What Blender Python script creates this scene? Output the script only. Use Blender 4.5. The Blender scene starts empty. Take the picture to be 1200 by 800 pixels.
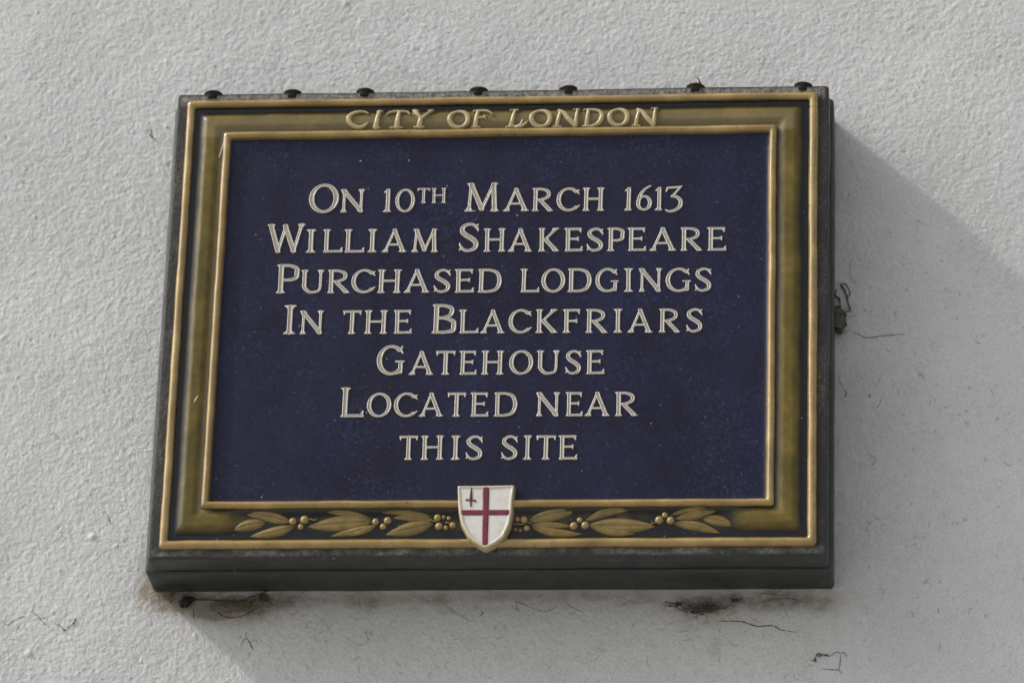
import bpy, math, random
import numpy as np
from mathutils import Vector, Matrix, noise

random.seed(7)
S = bpy.context.scene
MM = 0.001
Z0 = 3.337                      # height of the plaque's centre above the pavement

# ------------------------------------------------------------------ camera
cd = bpy.data.cameras.new('camera')
cam = bpy.data.objects.new('camera', cd)
S.collection.objects.link(cam)
S.camera = cam
R = (0.995505194, 0.08987235, 0.02987255)
U = (0.00941003, -0.40772358, 0.91305692)
F = (-0.094238314, 0.908671802, 0.406736643)
CP = (0.42649017, -3.93908619, -1.78732708 + Z0)
cam.matrix_world = Matrix(((R[0], U[0], -F[0], CP[0]), (R[1], U[1], -F[1], CP[1]), (R[2], U[2], -F[2], CP[2]), (0, 0, 0, 1)))
cd.lens = 164.856
cd.sensor_width = 36
cd.clip_start = 0.05
cd.clip_end = 500
cd.dof.use_dof = True
cd.dof.focus_distance = 4.30
cd.dof.aperture_fstop = 6.3

# ------------------------------------------------------------------ light
TRAVEL = Vector((3.15, 1.0, -2.85)).normalized()      # the way the sunlight goes
el = math.asin(-TRAVEL.z)
rot = math.atan2(-TRAVEL.x, -TRAVEL.y)
W = bpy.data.worlds.new('World')
S.world = W
W.use_nodes = True
nt = W.node_tree
sky = nt.nodes.new('ShaderNodeTexSky')
sky.sky_type = 'NISHITA'
sky.sun_disc = False
sky.sun_elevation = el
sky.sun_rotation = rot
sky.air_density = 1.0
sky.dust_density = 4.0
hs = nt.nodes.new('ShaderNodeHueSaturation')
hs.inputs['Saturation'].default_value = 0.22
bg = nt.nodes['Background']
nt.links.new(sky.outputs[0], hs.inputs['Color'])
nt.links.new(hs.outputs[0], bg.inputs['Color'])
bg.inputs['Strength'].default_value = 0.142
sd = bpy.data.lights.new('sun', 'SUN')
sd.energy = 1.7
sd.angle = math.radians(2.6)
sd.color = (1.0, 0.985, 0.965)
sun = bpy.data.objects.new('sun', sd)
S.collection.objects.link(sun)
sun.rotation_euler = (-TRAVEL).to_track_quat('Z', 'Y').to_euler()
sun.location = (-3, -3, 6)
S.view_settings.view_transform = 'Standard'
S.view_settings.look = 'None'
S.view_settings.gamma = 1
S.view_settings.exposure = 0.42

# ------------------------------------------------------------------ helpers
def tag(o, label=None, cat=None, kind=None, group=None):
    if label: o['label'] = label
    if cat: o['category'] = cat
    if kind: o['kind'] = kind
    if group: o['group'] = group
    return o

def empty(name, loc):
    o = bpy.data.objects.new(name, None)
    S.collection.objects.link(o)
    o.location = loc
    o.empty_display_size = 0.05
    return o

def link(name, me, mat=None, parent=None, smooth=True, loc=None):
    o = bpy.data.objects.new(name, me)
    S.collection.objects.link(o)
    if mat is not None and not me.materials: me.materials.append(mat)
    if parent: o.parent = parent
    if loc is not None: o.location = loc
    if smooth: me.shade_smooth()
    return o

def mesh(name, V, Fc, tone=None):
    me = bpy.data.meshes.new(name)
    V = np.asarray(V, dtype=np.float32).reshape(-1, 3)
    if isinstance(Fc, np.ndarray):
        n = len(Fc); k = Fc.shape[1]
        me.vertices.add(len(V)); me.vertices.foreach_set('co', V.ravel())
        me.loops.add(n * k); me.loops.foreach_set('vertex_index', Fc.astype(np.int32).ravel())
        me.polygons.add(n)
        me.polygons.foreach_set('loop_start', np.arange(0, n * k, k, dtype=np.int32))
        me.update(calc_edges=True)
        me.validate()
    else:
        me.from_pydata(V.tolist(), [], Fc)
    if tone is not None:
        a = me.attributes.new('tone', 'FLOAT', 'POINT')
        a.data.foreach_set('value', np.asarray(tone, dtype=np.float32).ravel())
    return me

def grid_faces(nu, nv, wrap=False):
    """vertices laid out index = i*nv + j ; wrap joins the last i to the first"""
    i = np.arange(nu if wrap else nu - 1)[:, None]; j = np.arange(nv - 1)[None, :]
    i2 = (i + 1) % nu
    a = i * nv + j; b = i * nv + j + 1; c = i2 * nv + j + 1; d = i2 * nv + j
    return np.stack([a, b, c, d], -1).reshape(-1, 4)

def tube_data(pts, rad, sides=6, V=None, Fc=None):
    if V is None: V, Fc = [], []
    pts = [Vector(p) for p in pts]
    base = len(V); n = len(pts)
    for i, p in enumerate(pts):
        t = (pts[min(i + 1, n - 1)] - pts[max(i - 1, 0)])
        if t.length < 1e-9: t = Vector((1, 0, 0))
        t.normalize()
        a = t.cross(Vector((0, 1, 0)))
        if a.length < 1e-3: a = t.cross(Vector((1, 0, 0)))
        a.normalize(); b = t.cross(a)
        r = rad[i] if hasattr(rad, '__len__') else rad
        for k in range(sides):
            an = 2 * math.pi * k / sides
            V.append(tuple(p + a * (r * math.cos(an)) + b * (r * math.sin(an))))
    for i in range(n - 1):
        for k in range(sides):
            k2 = (k + 1) % sides
            Fc.append((base + i * sides + k, base + i * sides + k2, base + (i + 1) * sides + k2, base + (i + 1) * sides + k))
    Fc.append(tuple(base + k for k in range(sides))[::-1])
    Fc.append(tuple(base + (n - 1) * sides + k for k in range(sides)))
    return V, Fc

# ------------------------------------------------------------------ materials
class M:
    def __init__(s, name):
        s.m = bpy.data.materials.new(name); s.m.use_nodes = True
        s.t = s.m.node_tree; s.p = s.t.nodes['Principled BSDF']
        s.co = s.t.nodes.new('ShaderNodeTexCoord').outputs['Object']
    def n(s, kind, **kw):
        o = s.t.nodes.new(kind)
        for k, v in kw.items():
            if hasattr(o, k) and k not in o.inputs: setattr(o, k, v)
            else: s.put(o.inputs[k.replace('_', ' ')], v)
        return o
    def put(s, sock, v):
        if isinstance(v, bpy.types.NodeSocket): s.t.links.new(v, sock)
        else: sock.default_value = v
    def noise(s, scale, detail=3, rough=.55, dist=0.0, vec=None):
        o = s.t.nodes.new('ShaderNodeTexNoise')
        o.inputs['Scale'].default_value = scale; o.inputs['Detail'].default_value = detail
        o.inputs['Roughness'].default_value = rough; o.inputs['Distortion'].default_value = dist
        s.t.links.new(vec if vec else s.co, o.inputs['Vector'])
        return o.outputs['Fac']
    def scaled(s, v):
        o = s.t.nodes.new('ShaderNodeMapping'); o.inputs['Scale'].default_value = v
        s.t.links.new(s.co, o.inputs['Vector']); return o.outputs[0]
    def ramp(s, fac, stops, interp='LINEAR'):
        o = s.t.nodes.new('ShaderNodeValToRGB'); e = o.color_ramp; e.interpolation = interp
        while len(e.elements) < len(stops): e.elements.new(0.5)
        for el_, (p, c) in zip(e.elements, stops):
            el_.position = p; el_.color = (*c, 1) if hasattr(c, '__len__') else (c, c, c, 1)
        s.t.links.new(fac, o.inputs[0]); return o.outputs[0]
    def mix(s, fac, a, b, mode='MIX'):
        o = s.t.nodes.new('ShaderNodeMix'); o.data_type = 'RGBA'; o.blend_type = mode
        s.put(o.inputs[0], fac)
        for k, v in ((6, a), (7, b)):
            s.put(o.inputs[k], (*v, 1) if isinstance(v, tuple) and len(v) == 3 else v)
        return o.outputs[2]
    def math(s, op, a, b=0.0, c=None):
        o = s.t.nodes.new('ShaderNodeMath'); o.operation = op
        s.put(o.inputs[0], a); s.put(o.inputs[1], b)
        if c is not None: s.put(o.inputs[2], c)
        return o.outputs[0]
    def attr(s, name):
        o = s.t.nodes.new('ShaderNodeAttribute'); o.attribute_name = name; return o.outputs['Fac']
    def bump(s, h, dist, strength=1.0, prev=None):
        o = s.t.nodes.new('ShaderNodeBump'); o.inputs['Distance'].default_value = dist
        o.inputs['Strength'].default_value = strength
        s.t.links.new(h, o.inputs['Height'])
        if prev: s.t.links.new(prev, o.inputs['Normal'])
        return o.outputs[0]
    def done(s, color, rough=.5, bump=None, spec=.5, coat=0.0, coat_rough=.1):
        s.put(s.p.inputs['Base Color'], (*color, 1) if isinstance(color, tuple) else color)
        s.put(s.p.inputs['Roughness'], rough)
        s.p.inputs['Specular IOR Level'].default_value = spec
        s.p.inputs['Coat Weight'].default_value = coat
        s.p.inputs['Coat Roughness'].default_value = coat_rough
        if bump: s.t.links.new(bump, s.p.inputs['Normal'])
        return s.m

def specks(m, scale, lo, hi):
    """small sparse dust specks : 1 where a speck is"""
    return m.ramp(m.noise(scale, 2, .5), [(lo, 0.0), (hi, 1.0)])

# wall: painted render
m = M('painted_render')
base = m.ramp(m.noise(5.0, 6, .68), [(.3, (.475, .475, .471)), (.7, (.56, .56, .555))])
fine = m.ramp(m.noise(380, 4, .65), [(.30, .84), (.56, 1.0)])
med = m.ramp(m.noise(95, 4, .7, .6), [(.32, .93), (.55, 1.0)])
fine = m.mix(1.0, fine, med, 'MULTIPLY')
base = m.mix(1.0, base, fine, 'MULTIPLY')
dk = specks(m, 120, .70, .745)
base = m.mix(m.math('MULTIPLY', dk, .45), base, (.20, .19, .17))
dirt = m.attr('dirt')
dn = m.ramp(m.noise(55, 6, .75), [(.35, 0.0), (.62, 1.0)])
dfac = m.math('MULTIPLY', dirt, m.math('ADD', m.math('MULTIPLY', dn, 1.0), .35))
dcol = m.ramp(m.noise(30, 3, .6), [(.35, (.10, .085, .06)), (.65, (.27, .20, .12))])
base = m.mix(m.math('MINIMUM', dfac, .85), base, dcol)
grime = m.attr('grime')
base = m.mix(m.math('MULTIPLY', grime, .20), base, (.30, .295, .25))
b1 = m.bump(m.noise(900, 3, .6), .00030, .9)
b2 = m.bump(m.noise(420, 3, .6), .00095, .8, b1)
MAT_WALL = m.done(base, .62, b2, .35)

# panel: navy glaze
m = M('navy_glaze')
c = m.ramp(m.noise(14, 5, .65, .4), [(.3, (.0042, .0032, .0115)), (.5, (.0056, .0046, .0185)), (.68, (.0046, .0070, .031))])
mott = m.ramp(m.noise(260, 5, .8), [(.48, 0.0), (.70, 1.0)])
big = m.ramp(m.noise(16, 5, .7, .5), [(.44, 0.0), (.66, 1.0)])
c = m.mix(m.math('MULTIPLY', mott, m.math('ADD', m.math('MULTIPLY', big, .85), .14)), c, (.036, .046, .100))
vs = m.ramp(m.noise(10, 4, .6, .3, m.scaled((1.6, 1, .45))), [(.38, 0.0), (.66, 1.0)])
c = m.mix(m.math('MULTIPLY', vs, .65), c, (.0112, .0118, .039))
c = m.mix(m.math('MULTIPLY', specks(m, 520, .70, .76), .38), c, (.20, .20, .21))
c = m.mix(m.math('MULTIPLY', specks(m, 240, .765, .79), .8), c, (.45, .45, .43))
rg = m.ramp(m.noise(60, 4, .6), [(.3, .30), (.7, .44)])
b = m.bump(m.noise(22, 2, .5), .0012, .35)
b = m.bump(m.noise(500, 3, .6), .00012, .5, b)
MAT_NAVY = m.done(c, rg, b, .24)

# raised letters: cream rim, taupe channel ("tone" 1 on the rim)
m = M('letter_glaze')
tn = m.attr('tone')
n1 = m.noise(900, 3, .6)
f = m.math('ADD', tn, m.math('MULTIPLY', m.math('SUBTRACT', n1, .5), .5))
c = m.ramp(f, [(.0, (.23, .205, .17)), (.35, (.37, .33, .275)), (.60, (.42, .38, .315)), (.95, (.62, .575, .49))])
c = m.mix(m.math('MULTIPLY', specks(m, 330, .62, .72), .45), c, (.10, .09, .08))
MAT_LETTER = m.done(c, .33, m.bump(m.noise(600, 3, .6), .0002, .5), .5)

# gold bead
m = M('ochre_glaze')
c = m.ramp(m.noise(26, 5, .65), [(.28, (.180, .110, .022)), (.5, (.280, .180, .045)), (.74, (.42, .30, .10))])
tn = m.attr('tone')
c = m.mix(m.math('MULTIPLY', tn, .72), c, (.085, .052, .014))
pits = m.math('MULTIPLY', specks(m, 210, .66, .71), m.ramp(m.noise(18, 2), [(.45, 0.0), (.6, 1.0)]))
c = m.mix(m.math('MULTIPLY', pits, .75), c, (.05, .038, .02))
b = m.bump(m.noise(60, 2, .5), .0012, .30)
b = m.bump(m.noise(420, 2, .5), .00015, .45, b)
MAT_BEAD = m.done(c, m.ramp(m.noise(90, 3), [(.3, .14), (.7, .28)]), b, .6, .6, .07)

# frieze: navy hollow running into olive ("tone" = olive share)
m = M('olive_frieze_glaze')
tn = m.attr('tone')
sx = m.scaled((1, 1, 1))
f = m.math('ADD', tn, m.math('MULTIPLY', m.math('SUBTRACT', m.noise(45, 4, .6), .5), .30))
olive = m.ramp(m.noise(24, 5, .7), [(.3, (.060, .046, .007)), (.52, (.112, .082, .014)), (.72, (.19, .130, .027))])
navy = m.ramp(m.noise(60, 4, .7), [(.35, (.0085, .0082, .0070)), (.60, (.0085, .0088, .0115)), (.8, (.011, .013, .024))])
fac = m.ramp(f, [(.10, 0.0), (.85, 1.0)], 'EASE')
c = m.mix(fac, navy, olive)
c = m.mix(m.math('MULTIPLY', m.attr('painted_sheen'), .70), c, (.30, .255, .165))  # warm tan mixed into the glaze colour as painted sky sheen
c = m.mix(m.math('MULTIPLY', specks(m, 330, .735, .765), .7), c, (.40, .38, .32))
b = m.bump(m.noise(40, 3, .5), .0012, .35)
b = m.bump(m.noise(420, 2, .5), .00012, .5, b)
MAT_FRIEZE = m.done(c, m.ramp(m.noise(70, 3), [(.3, .18), (.7, .32)]), b, .30)

# frieze letters, leaves and berries
def gold(name, lo, mid, hi, dark):
    m = M(name)
    c = m.ramp(m.noise(70, 4, .65), [(.28, lo), (.5, mid), (.74, hi)])
    c = m.mix(m.math('MULTIPLY', m.attr('tone'), .85), c, dark)
    c = m.mix(m.math('MULTIPLY', specks(m, 400, .70, .75), .5), c, (.05, .04, .02))
    return m.done(c, .30, m.bump(m.noise(160, 3, .5), .0006, .4), .5)
MAT_FLETTER = gold('cream_gold_glaze', (.29, .22, .105), (.38, .30, .155), (.47, .38, .21), (.13, .10, .04))
MAT_LEAF = gold('leaf_glaze', (.120, .080, .016), (.180, .122, .028), (.25, .168, .048), (.018, .015, .007))
MAT_BERRY = gold('berry_glaze', (.22, .148, .045), (.29, .20, .07), (.35, .25, .10), (.10, .07, .025))

# mortar rim
m = M('mortar')
c = m.ramp(m.noise(330, 5, .8), [(.25, (.020, .018, .016)), (.47, (.050, .045, .039)), (.60, (.105, .096, .085)), (.76, (.30, .28, .25))])
c = m.mix(m.math('MULTIPLY', m.ramp(m.noise(12, 4, .7), [(.42, 0.0), (.60, 1.0)]), .85), c, (.028, .028, .028))
c = m.mix(m.math('MULTIPLY', m.attr('tone'), m.ramp(m.noise(150, 5, .75), [(.38, .1), (.6, .8)])), c, (.33, .30, .26))
c = m.mix(m.ramp(m.noise(700, 2, .5), [(.56, 0.0), (.66, .7)]), c, (.03, .028, .026))
b = m.bump(m.noise(420, 4, .7), .0012, .9)
b = m.bump(m.noise(120, 3, .6), .0018, .6, b)
MAT_MORTAR = m.done(c, .75, b, .3)

# black-green paint
m = M('black_paint')
c = m.ramp(m.noise(18, 5, .65), [(.3, (.018, .023, .020)), (.7, (.031, .037, .033))])
c = m.mix(m.math('MULTIPLY', m.ramp(m.noise(70, 6, .75), [(.55, 0.0), (.72, 1.0)]), .35), c, (.11, .10, .085))
c = m.mix(m.math('MULTIPLY', specks(m, 260, .72, .75), .7), c, (.32, .31, .28))
b = m.bump(m.noise(300, 4, .6), .0003, .6)
MAT_PAINT = m.done(c, m.ramp(m.noise(50, 4), [(.3, .32), (.7, .55)]), b, .45)

def plain(name, col, rough=.6, bscale=300, bd=.0004):
    m = M(name)
    c = m.ramp(m.noise(bscale * .5, 3, .6), [(.3, tuple(x * .7 for x in col)), (.7, tuple(min(1, x * 1.25) for x in col))])
    return m.done(c, rough, m.bump(m.noise(bscale, 3, .6), bd, .6), .4)
MAT_JOINT = plain('joint_black', (.008, .008, .008), .8)
MAT_STUD = plain('stud_iron', (.012, .011, .009), .8, 500, .0006)
MAT_WEB = plain('sooty_web', (.060, .055, .046), .9)
MAT_THREAD = plain('dusty_thread', (.13, .125, .11), .95)
MAT_WEBL = plain('pale_web', (.17, .155, .13), .9)
MAT_FLUFF = plain('brown_fluff', (.115, .082, .050), .95)
MAT_NEST = plain('nest_brown', (.052, .047, .036), .9, 900, .001)
MAT_FIBRE = plain('white_fibre', (.72, .70, .66), .5)
MAT_MOSS = plain('dried_moss', (.26, .23, .15), .95, 900, .001)

m = M('shield_white')
c = m.ramp(m.attr('tone'), [(.0, (.60, .59, .545)), (.45, (.55, .52, .45)), (.75, (.52, .44, .29)), (1.0, (.38, .29, .15))])
st = m.ramp(m.noise(110, 5, .7), [(.50, 0.0), (.75, 1.0)])
c = m.mix(m.math('MULTIPLY', st, .40), c, (.36, .30, .20))
MAT_SHIELD = m.done(c, .28, m.bump(m.noise(120, 3, .5), .0007, .4), .5)
m = M('crimson_glaze')
c = m.ramp(m.noise(120, 4, .7), [(.3, (.095, .008, .022)), (.6, (.165, .013, .036)), (.8, (.23, .030, .060))])
MAT_RED = m.done(c, .3, m.bump(m.noise(200, 3, .5), .0004, .4), .5)
m = M('dark_crimson')
MAT_SWORD = m.done(m.ramp(m.noise(150, 3), [(.3, (.055, .008, .018)), (.7, (.12, .014, .032))]), .35, None, .5)

m = M('paving')
c = m.ramp(m.noise(2, 5, .6), [(.3, (.33, .325, .31)), (.7, (.40, .39, .375))])
MAT_GROUND = m.done(c, .85)

# measured layout of the plaque, millimetres on its face (x right, z up from the centre)
LETTERS = [[["O", "B", -178.3, 27.8, 110.5], ["N", "s", -148.5, 23.0, 110.4], ["1", "s", -107.6, 6.9, 110.2], ["0", "s", -96.3, 18.1, 110.0], ["T", "^", -76.5, 13.1, 119.0], ["H", "^", -62.6, 14.3, 118.9], ["M", "B", -31.2, 33.1, 109.6], ["A", "s", 5.5, 24.5, 109.3], ["R", "s", 32.1, 20.4, 109.2], ["C", "s", 55.7, 21.6, 109.0], ["H", "s", 79.7, 21.0, 108.9], ["1", "s", 119.4, 6.5, 108.7], ["6", "s", 130.5, 14.4, 108.6], ["1", "s", 148.0, 6.4, 108.5], ["3", "s", 157.0, 16.7, 108.4]],
 [["W", "B", -215.4, 34.7, 69.2], ["I", "s", -179.1, 9.5, 69.0], ["L", "s", -163.4, 19.5, 68.9], ["L", "s", -143.2, 19.7, 68.7], ["I", "s", -120.9, 8.9, 68.6], ["A", "s", -107.2, 23.5, 68.5], ["M", "s", -79.9, 25.8, 68.3], ["S", "B", -35.2, 19.6, 68.0], ["H", "s", -12.0, 21.2, 67.8], ["A", "s", 11.2, 23.0, 67.6], ["K", "s", 39.2, 20.2, 67.5], ["E", "s", 63.7, 17.8, 67.3], ["S", "s", 84.7, 16.2, 67.1], ["P", "s", 103.8, 16.5, 67.0], ["E", "s", 122.7, 18.1, 66.9], ["A", "s", 143.4, 25.4, 66.7], ["R", "s", 171.9, 21.0, 66.5], ["E", "s", 196.8, 18.5, 66.4]],
 [["P", "B", -205.4, 21.7, 27.4], ["U", "s", -182.5, 22.6, 27.2], ["R", "s", -157.3, 21.7, 27.0], ["C", "s", -134.3, 22.5, 26.9], ["H", "s", -110.4, 23.2, 26.7], ["A", "s", -84.9, 24.4, 26.6], ["S", "s", -57.2, 16.5, 26.4], ["E", "s", -37.8, 18.9, 26.3], ["D", "s", -16.2, 22.7, 26.1], ["L", "s", 23.6, 18.5, 25.9], ["O", "s", 43.7, 21.9, 25.7], ["D", "s", 67.8, 22.6, 25.6], ["G", "s", 94.1, 21.7, 25.4], ["I", "s", 120.5, 8.7, 25.2], ["N", "s", 134.0, 22.0, 25.1], ["G", "s", 159.3, 23.6, 24.9], ["S", "s", 186.1, 16.2, 24.8]],
 [["I", "B", -196.4, 11.7, -14.5], ["N", "s", -181.1, 22.5, -14.6], ["T", "s", -141.5, 18.8, -14.8], ["H", "s", -120.8, 22.4, -14.9], ["E", "s", -93.4, 17.9, -15.0], ["B", "B", -57.8, 23.3, -15.2], ["L", "s", -32.1, 18.8, -15.3], ["A", "s", -11.9, 22.9, -15.5], ["C", "s", 14.3, 21.3, -15.6], ["K", "s", 38.9, 21.1, -15.7], ["F", "s", 64.2, 16.6, -15.8], ["R", "s", 85.4, 20.9, -16.0], ["I", "s", 111.6, 8.5, -16.1], ["A", "s", 124.7, 23.4, -16.2], ["R", "s", 153.3, 20.2, -16.3], ["S", "s", 178.8, 15.7, -16.4]],
 [["G", "B", -107.1, 26.2, -56.6], ["A", "s", -77.0, 23.2, -56.8], ["T", "s", -52.8, 19.6, -56.9], ["E", "s", -30.6, 16.9, -57.0], ["H", "s", -10.1, 21.4, -57.1], ["O", "s", 16.3, 21.9, -57.3], ["U", "s", 41.1, 22.1, -57.4], ["S", "s", 67.9, 15.3, -57.5], ["E", "s", 86.8, 17.7, -57.6]],
 [["L", "B", -139.5, 22.7, -98.6], ["O", "s", -114.4, 22.4, -98.7], ["C", "s", -89.4, 21.9, -98.8], ["A", "s", -65.9, 22.7, -98.9], ["T", "s", -40.8, 18.7, -99.0], ["E", "s", -18.9, 17.5, -99.1], ["D", "s", 2.9, 21.9, -99.2], ["N", "s", 41.8, 22.3, -99.4], ["E", "s", 69.0, 16.5, -99.5], ["A", "s", 87.0, 23.3, -99.6], ["R", "s", 114.5, 21.1, -99.7]],
 [["T", "s", -83.6, 18.9, -141.8], ["H", "s", -63.0, 21.7, -141.9], ["I", "s", -35.0, 8.6, -142.0], ["S", "s", -21.6, 16.3, -142.1], ["S", "s", 11.1, 15.8, -142.2], ["I", "s", 31.4, 8.0, -142.3], ["T", "s", 42.5, 19.7, -142.4], ["E", "s", 63.5, 18.1, -142.5]]]
FRIEZE = [["C", -146.3, 22.3, 196.1], ["I", -121.5, 9.6, 195.8], ["T", -109.0, 24.5, 195.7], ["Y", -83.6, 20.3, 196.0], ["O", -49.8, 21.9, 194.8], ["F", -27.4, 21.5, 195.1], ["L", 5.6, 21.6, 195.1], ["O", 27.8, 22.2, 194.5], ["N", 50.0, 25.4, 194.6], ["D", 77.9, 21.5, 194.6], ["O", 101.8, 21.2, 194.6], ["N", 124.6, 24.4, 194.5]]
LEAVES = [[[-224.7, -193.4], [-178.8, -203.1], 8.8, 2.1],
 [[-233.0, -210.2], [-202.7, -203.0], 9.2, 1.7],
 [[-216.6, -216.6], [-175.0, -206.5], 8.4, -1.2],
 [[-154.5, -192.5], [-104.9, -200.1], 5.4, 2.5],
 [[-142.4, -216.6], [-100.7, -206.3], 6.1, -0.8],
 [[-124.6, -216.3], [-100.7, -206.5], 4.6, -0.8],
 [[-164.0, -207.1], [-104.8, -202.2], 12.2, 0.8],
 [[-99.3, -193.7], [-50.0, -197.9], 4.6, 1.7],
 [[-91.7, -215.4], [-48.4, -204.1], 10.7, 0.0],
 [[-85.9, -198.8], [-48.9, -200.9], 6.1, 1.2],
 [[77.7, -207.9], [40.4, -206.7], 5.4, 0.0],
 [[87.8, -215.7], [41.4, -208.5], 6.9, -2.5],
 [[84.5, -191.8], [38.9, -202.7], 10.7, 1.7],
 [[133.9, -192.7], [90.2, -203.0], 6.9, 4.1],
 [[135.7, -216.0], [96.8, -210.5], 5.4, -1.7],
 [[154.1, -208.4], [93.4, -207.6], 12.2, 0.0],
 [[207.1, -191.6], [167.7, -198.0], 4.6, 2.5],
 [[209.8, -193.6], [171.6, -201.7], 6.9, 0.0],
 [[225.3, -208.5], [197.1, -201.4], 8.4, 1.7],
 [[212.3, -215.4], [170.1, -205.6], 7.7, 1.7]]
BERRIES = [[-177.6, -201.9, 3.6], [-166.9, -200.5, 4.2], [-170.1, -207.3, 2.9], [-101.5, -202.8, 3.4], [-90.5, -201.8, 3.7], [-94.4, -207.6, 3.1], [-44.9, -199.2, 3.5], [-39.3, -198.5, 1.9], [-34.5, -199.7, 2.1], [-43.2, -207.5, 3.7], [-36.9, -209.0, 2.3], [-30.7, -206.5, 3.1], [28.4, -201.1, 2.4], [34.4, -201.8, 3.6], [37.0, -210.0, 3.0], [26.9, -211.1, 1.5], [31.2, -211.8, 1.6], [79.9, -207.9, 3.8], [85.1, -202.3, 2.8], [90.3, -207.4, 3.8], [157.3, -202.8, 4.0], [162.4, -198.0, 3.0], [167.7, -203.2, 3.8]]
SHIELD = [[-26.6, -171.5], [25.4, -171.1], [24.3, -185.7], [24.1, -197.4], [22.3, -209.9], [16.9, -222.4], [9.3, -228.6], [0.2, -233.1], [-8.6, -227.6], [-15.2, -221.2], [-22.0, -208.7], [-24.7, -197.1], [-25.5, -189.6]]
WEBS = {"W1": [[-458.4, -266.3], [-452.4, -271.4], [-447.8, -268.0], [-440.1, -263.8], [-435.3, -263.0]],
 "W1b": [[-430.9, -258.0], [-424.1, -263.1], [-418.8, -269.0], [-414.6, -272.4]],
 "W1c": [[-408.3, -270.7], [-402.5, -272.4], [-398.2, -276.7], [-394.4, -274.2], [-389.9, -270.0], [-388.5, -267.4]],
 "W2": [[-367.6, -159.3], [-364.8, -163.6], [-363.0, -168.0], [-365.5, -166.2]],
 "W2b": [[-363.0, -168.0], [-361.1, -171.4]],
 "W3": [[-349.6, 241.1], [-348.4, 236.5], [-349.9, 233.7], [-347.3, 231.8]],
 "T1": [[290.7, -308.3], [295.4, -309.1], [298.5, -303.4], [304.7, -303.4], [309.3, -305.0], [315.5, -300.9], [319.4, -302.6], [322.5, -301.0], [324.8, -305.9]],
 "T2": [[319.4, -303.4], [318.6, -313.3], [317.9, -318.3], [321.0, -322.4]],
 "T3": [[301.6, -317.4], [311.7, -318.2], [317.9, -318.3]],
 "N1": [[318.9, 37.4], [318.1, 49.8], [314.1, 55.1], [315.7, 62.2]],
 "N2": [[327.7, 37.3], [325.3, 49.7], [322.1, 60.3], [318.9, 65.7], [323.7, 66.5], [326.9, 60.3], [327.7, 55.8], [325.3, 52.3]],
 "N3": [[327.7, 37.3], [328.5, 41.7], [324.5, 37.4], [319.7, 36.5]],
 "NT": [[330.1, 18.0], [335.7, 15.3], [342.1, 11.7], [348.4, 11.7], [358.0, 13.3], [367.6, 14.1], [378.7, 14.9]],
 "R1": [[318.2, -26.4], [318.2, -33.4], [321.4, -38.6], [324.6, -44.7], [323.8, -47.3]],
 "R2": [[389.7, -21.9], [392.8, -28.0], [394.4, -25.4], [397.5, -35.0]],
 "R3": [[344.4, -49.2], [346.8, -46.6], [346.0, -51.0]],
 "B1": [[17.9, -255.7], [24.3, -260.7], [20.9, -251.5], [29.6, -254.1], [40.0, -259.1], [49.5, -260.9], [58.9, -257.5]],
 "B2": [[52.9, -239.1], [64.8, -244.2], [68.2, -252.6], [77.0, -259.3], [84.2, -262.7]],
 "B3": [[-11.2, -259.8], [-8.7, -263.1], [-12.6, -265.6]],
 "B4": [[-45.4, -251.2], [-37.2, -259.6], [-25.1, -267.2], [-19.5, -270.6]],
 "B5": [[-135.1, -284.4], [-122.8, -292.8], [-113.5, -288.6], [-117.0, -280.3], [-107.4, -284.5]],
 "B6": [[-232.1, -294.1], [-228.5, -286.5], [-223.6, -289.9], [-220.8, -296.6], [-227.9, -283.2], [-226.5, -279.8]],
 "B7": [[-70.9, -246.9], [-66.6, -257.0], [-62.3, -265.4], [-55.4, -280.5]],
 "B8": [[206.4, -270.7], [220.5, -270.7], [231.4, -271.6], [243.9, -275.8], [257.2, -275.0], [265.0, -279.2], [280.5, -281.8]],
 "B9": [[116.2, -256.1], [126.3, -251.1], [137.3, -252.9], [148.2, -249.6]],
 "B10": [[-180.9, -238.0], [-163.1, -243.9], [-147.2, -243.2], [-129.1, -239.9], [-116.9, -246.7]],
 "L1": [[-290.4, -248.4], [-268.1, -247.7], [-250.4, -249.5], [-234.5, -249.5], [-220.2, -247.9]],
 "L2": [[-234.5, -249.5], [-220.4, -243.7], [-207.9, -239.5], [-190.4, -239.6]],
 "L3": [[-261.2, -256.2], [-249.6, -264.6], [-236.8, -265.5], [-222.8, -259.7], [-213.6, -253.0]],
 "L4": [[-278.8, -256.1], [-277.7, -261.1], [-278.2, -266.2]],
 "C1": [[237.6, -260.8], [245.3, -253.3], [257.0, -250.1], [272.6, -248.5], [284.3, -253.5]],
 "S1": [[330.9, 95.7], [327.7, 78.0], [333.3, 69.0]],
 "S2": [[457.5, -41.6], [462.1, -48.5]]}

# ------------------------------------------------------------------ ground
gm = mesh('ground', [(-60, -80, 0), (60, -80, 0), (60, 2, 0), (-60, 2, 0)], [(0, 1, 2, 3)])
tag(link('ground', gm, MAT_GROUND, smooth=False), kind='structure')

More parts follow.
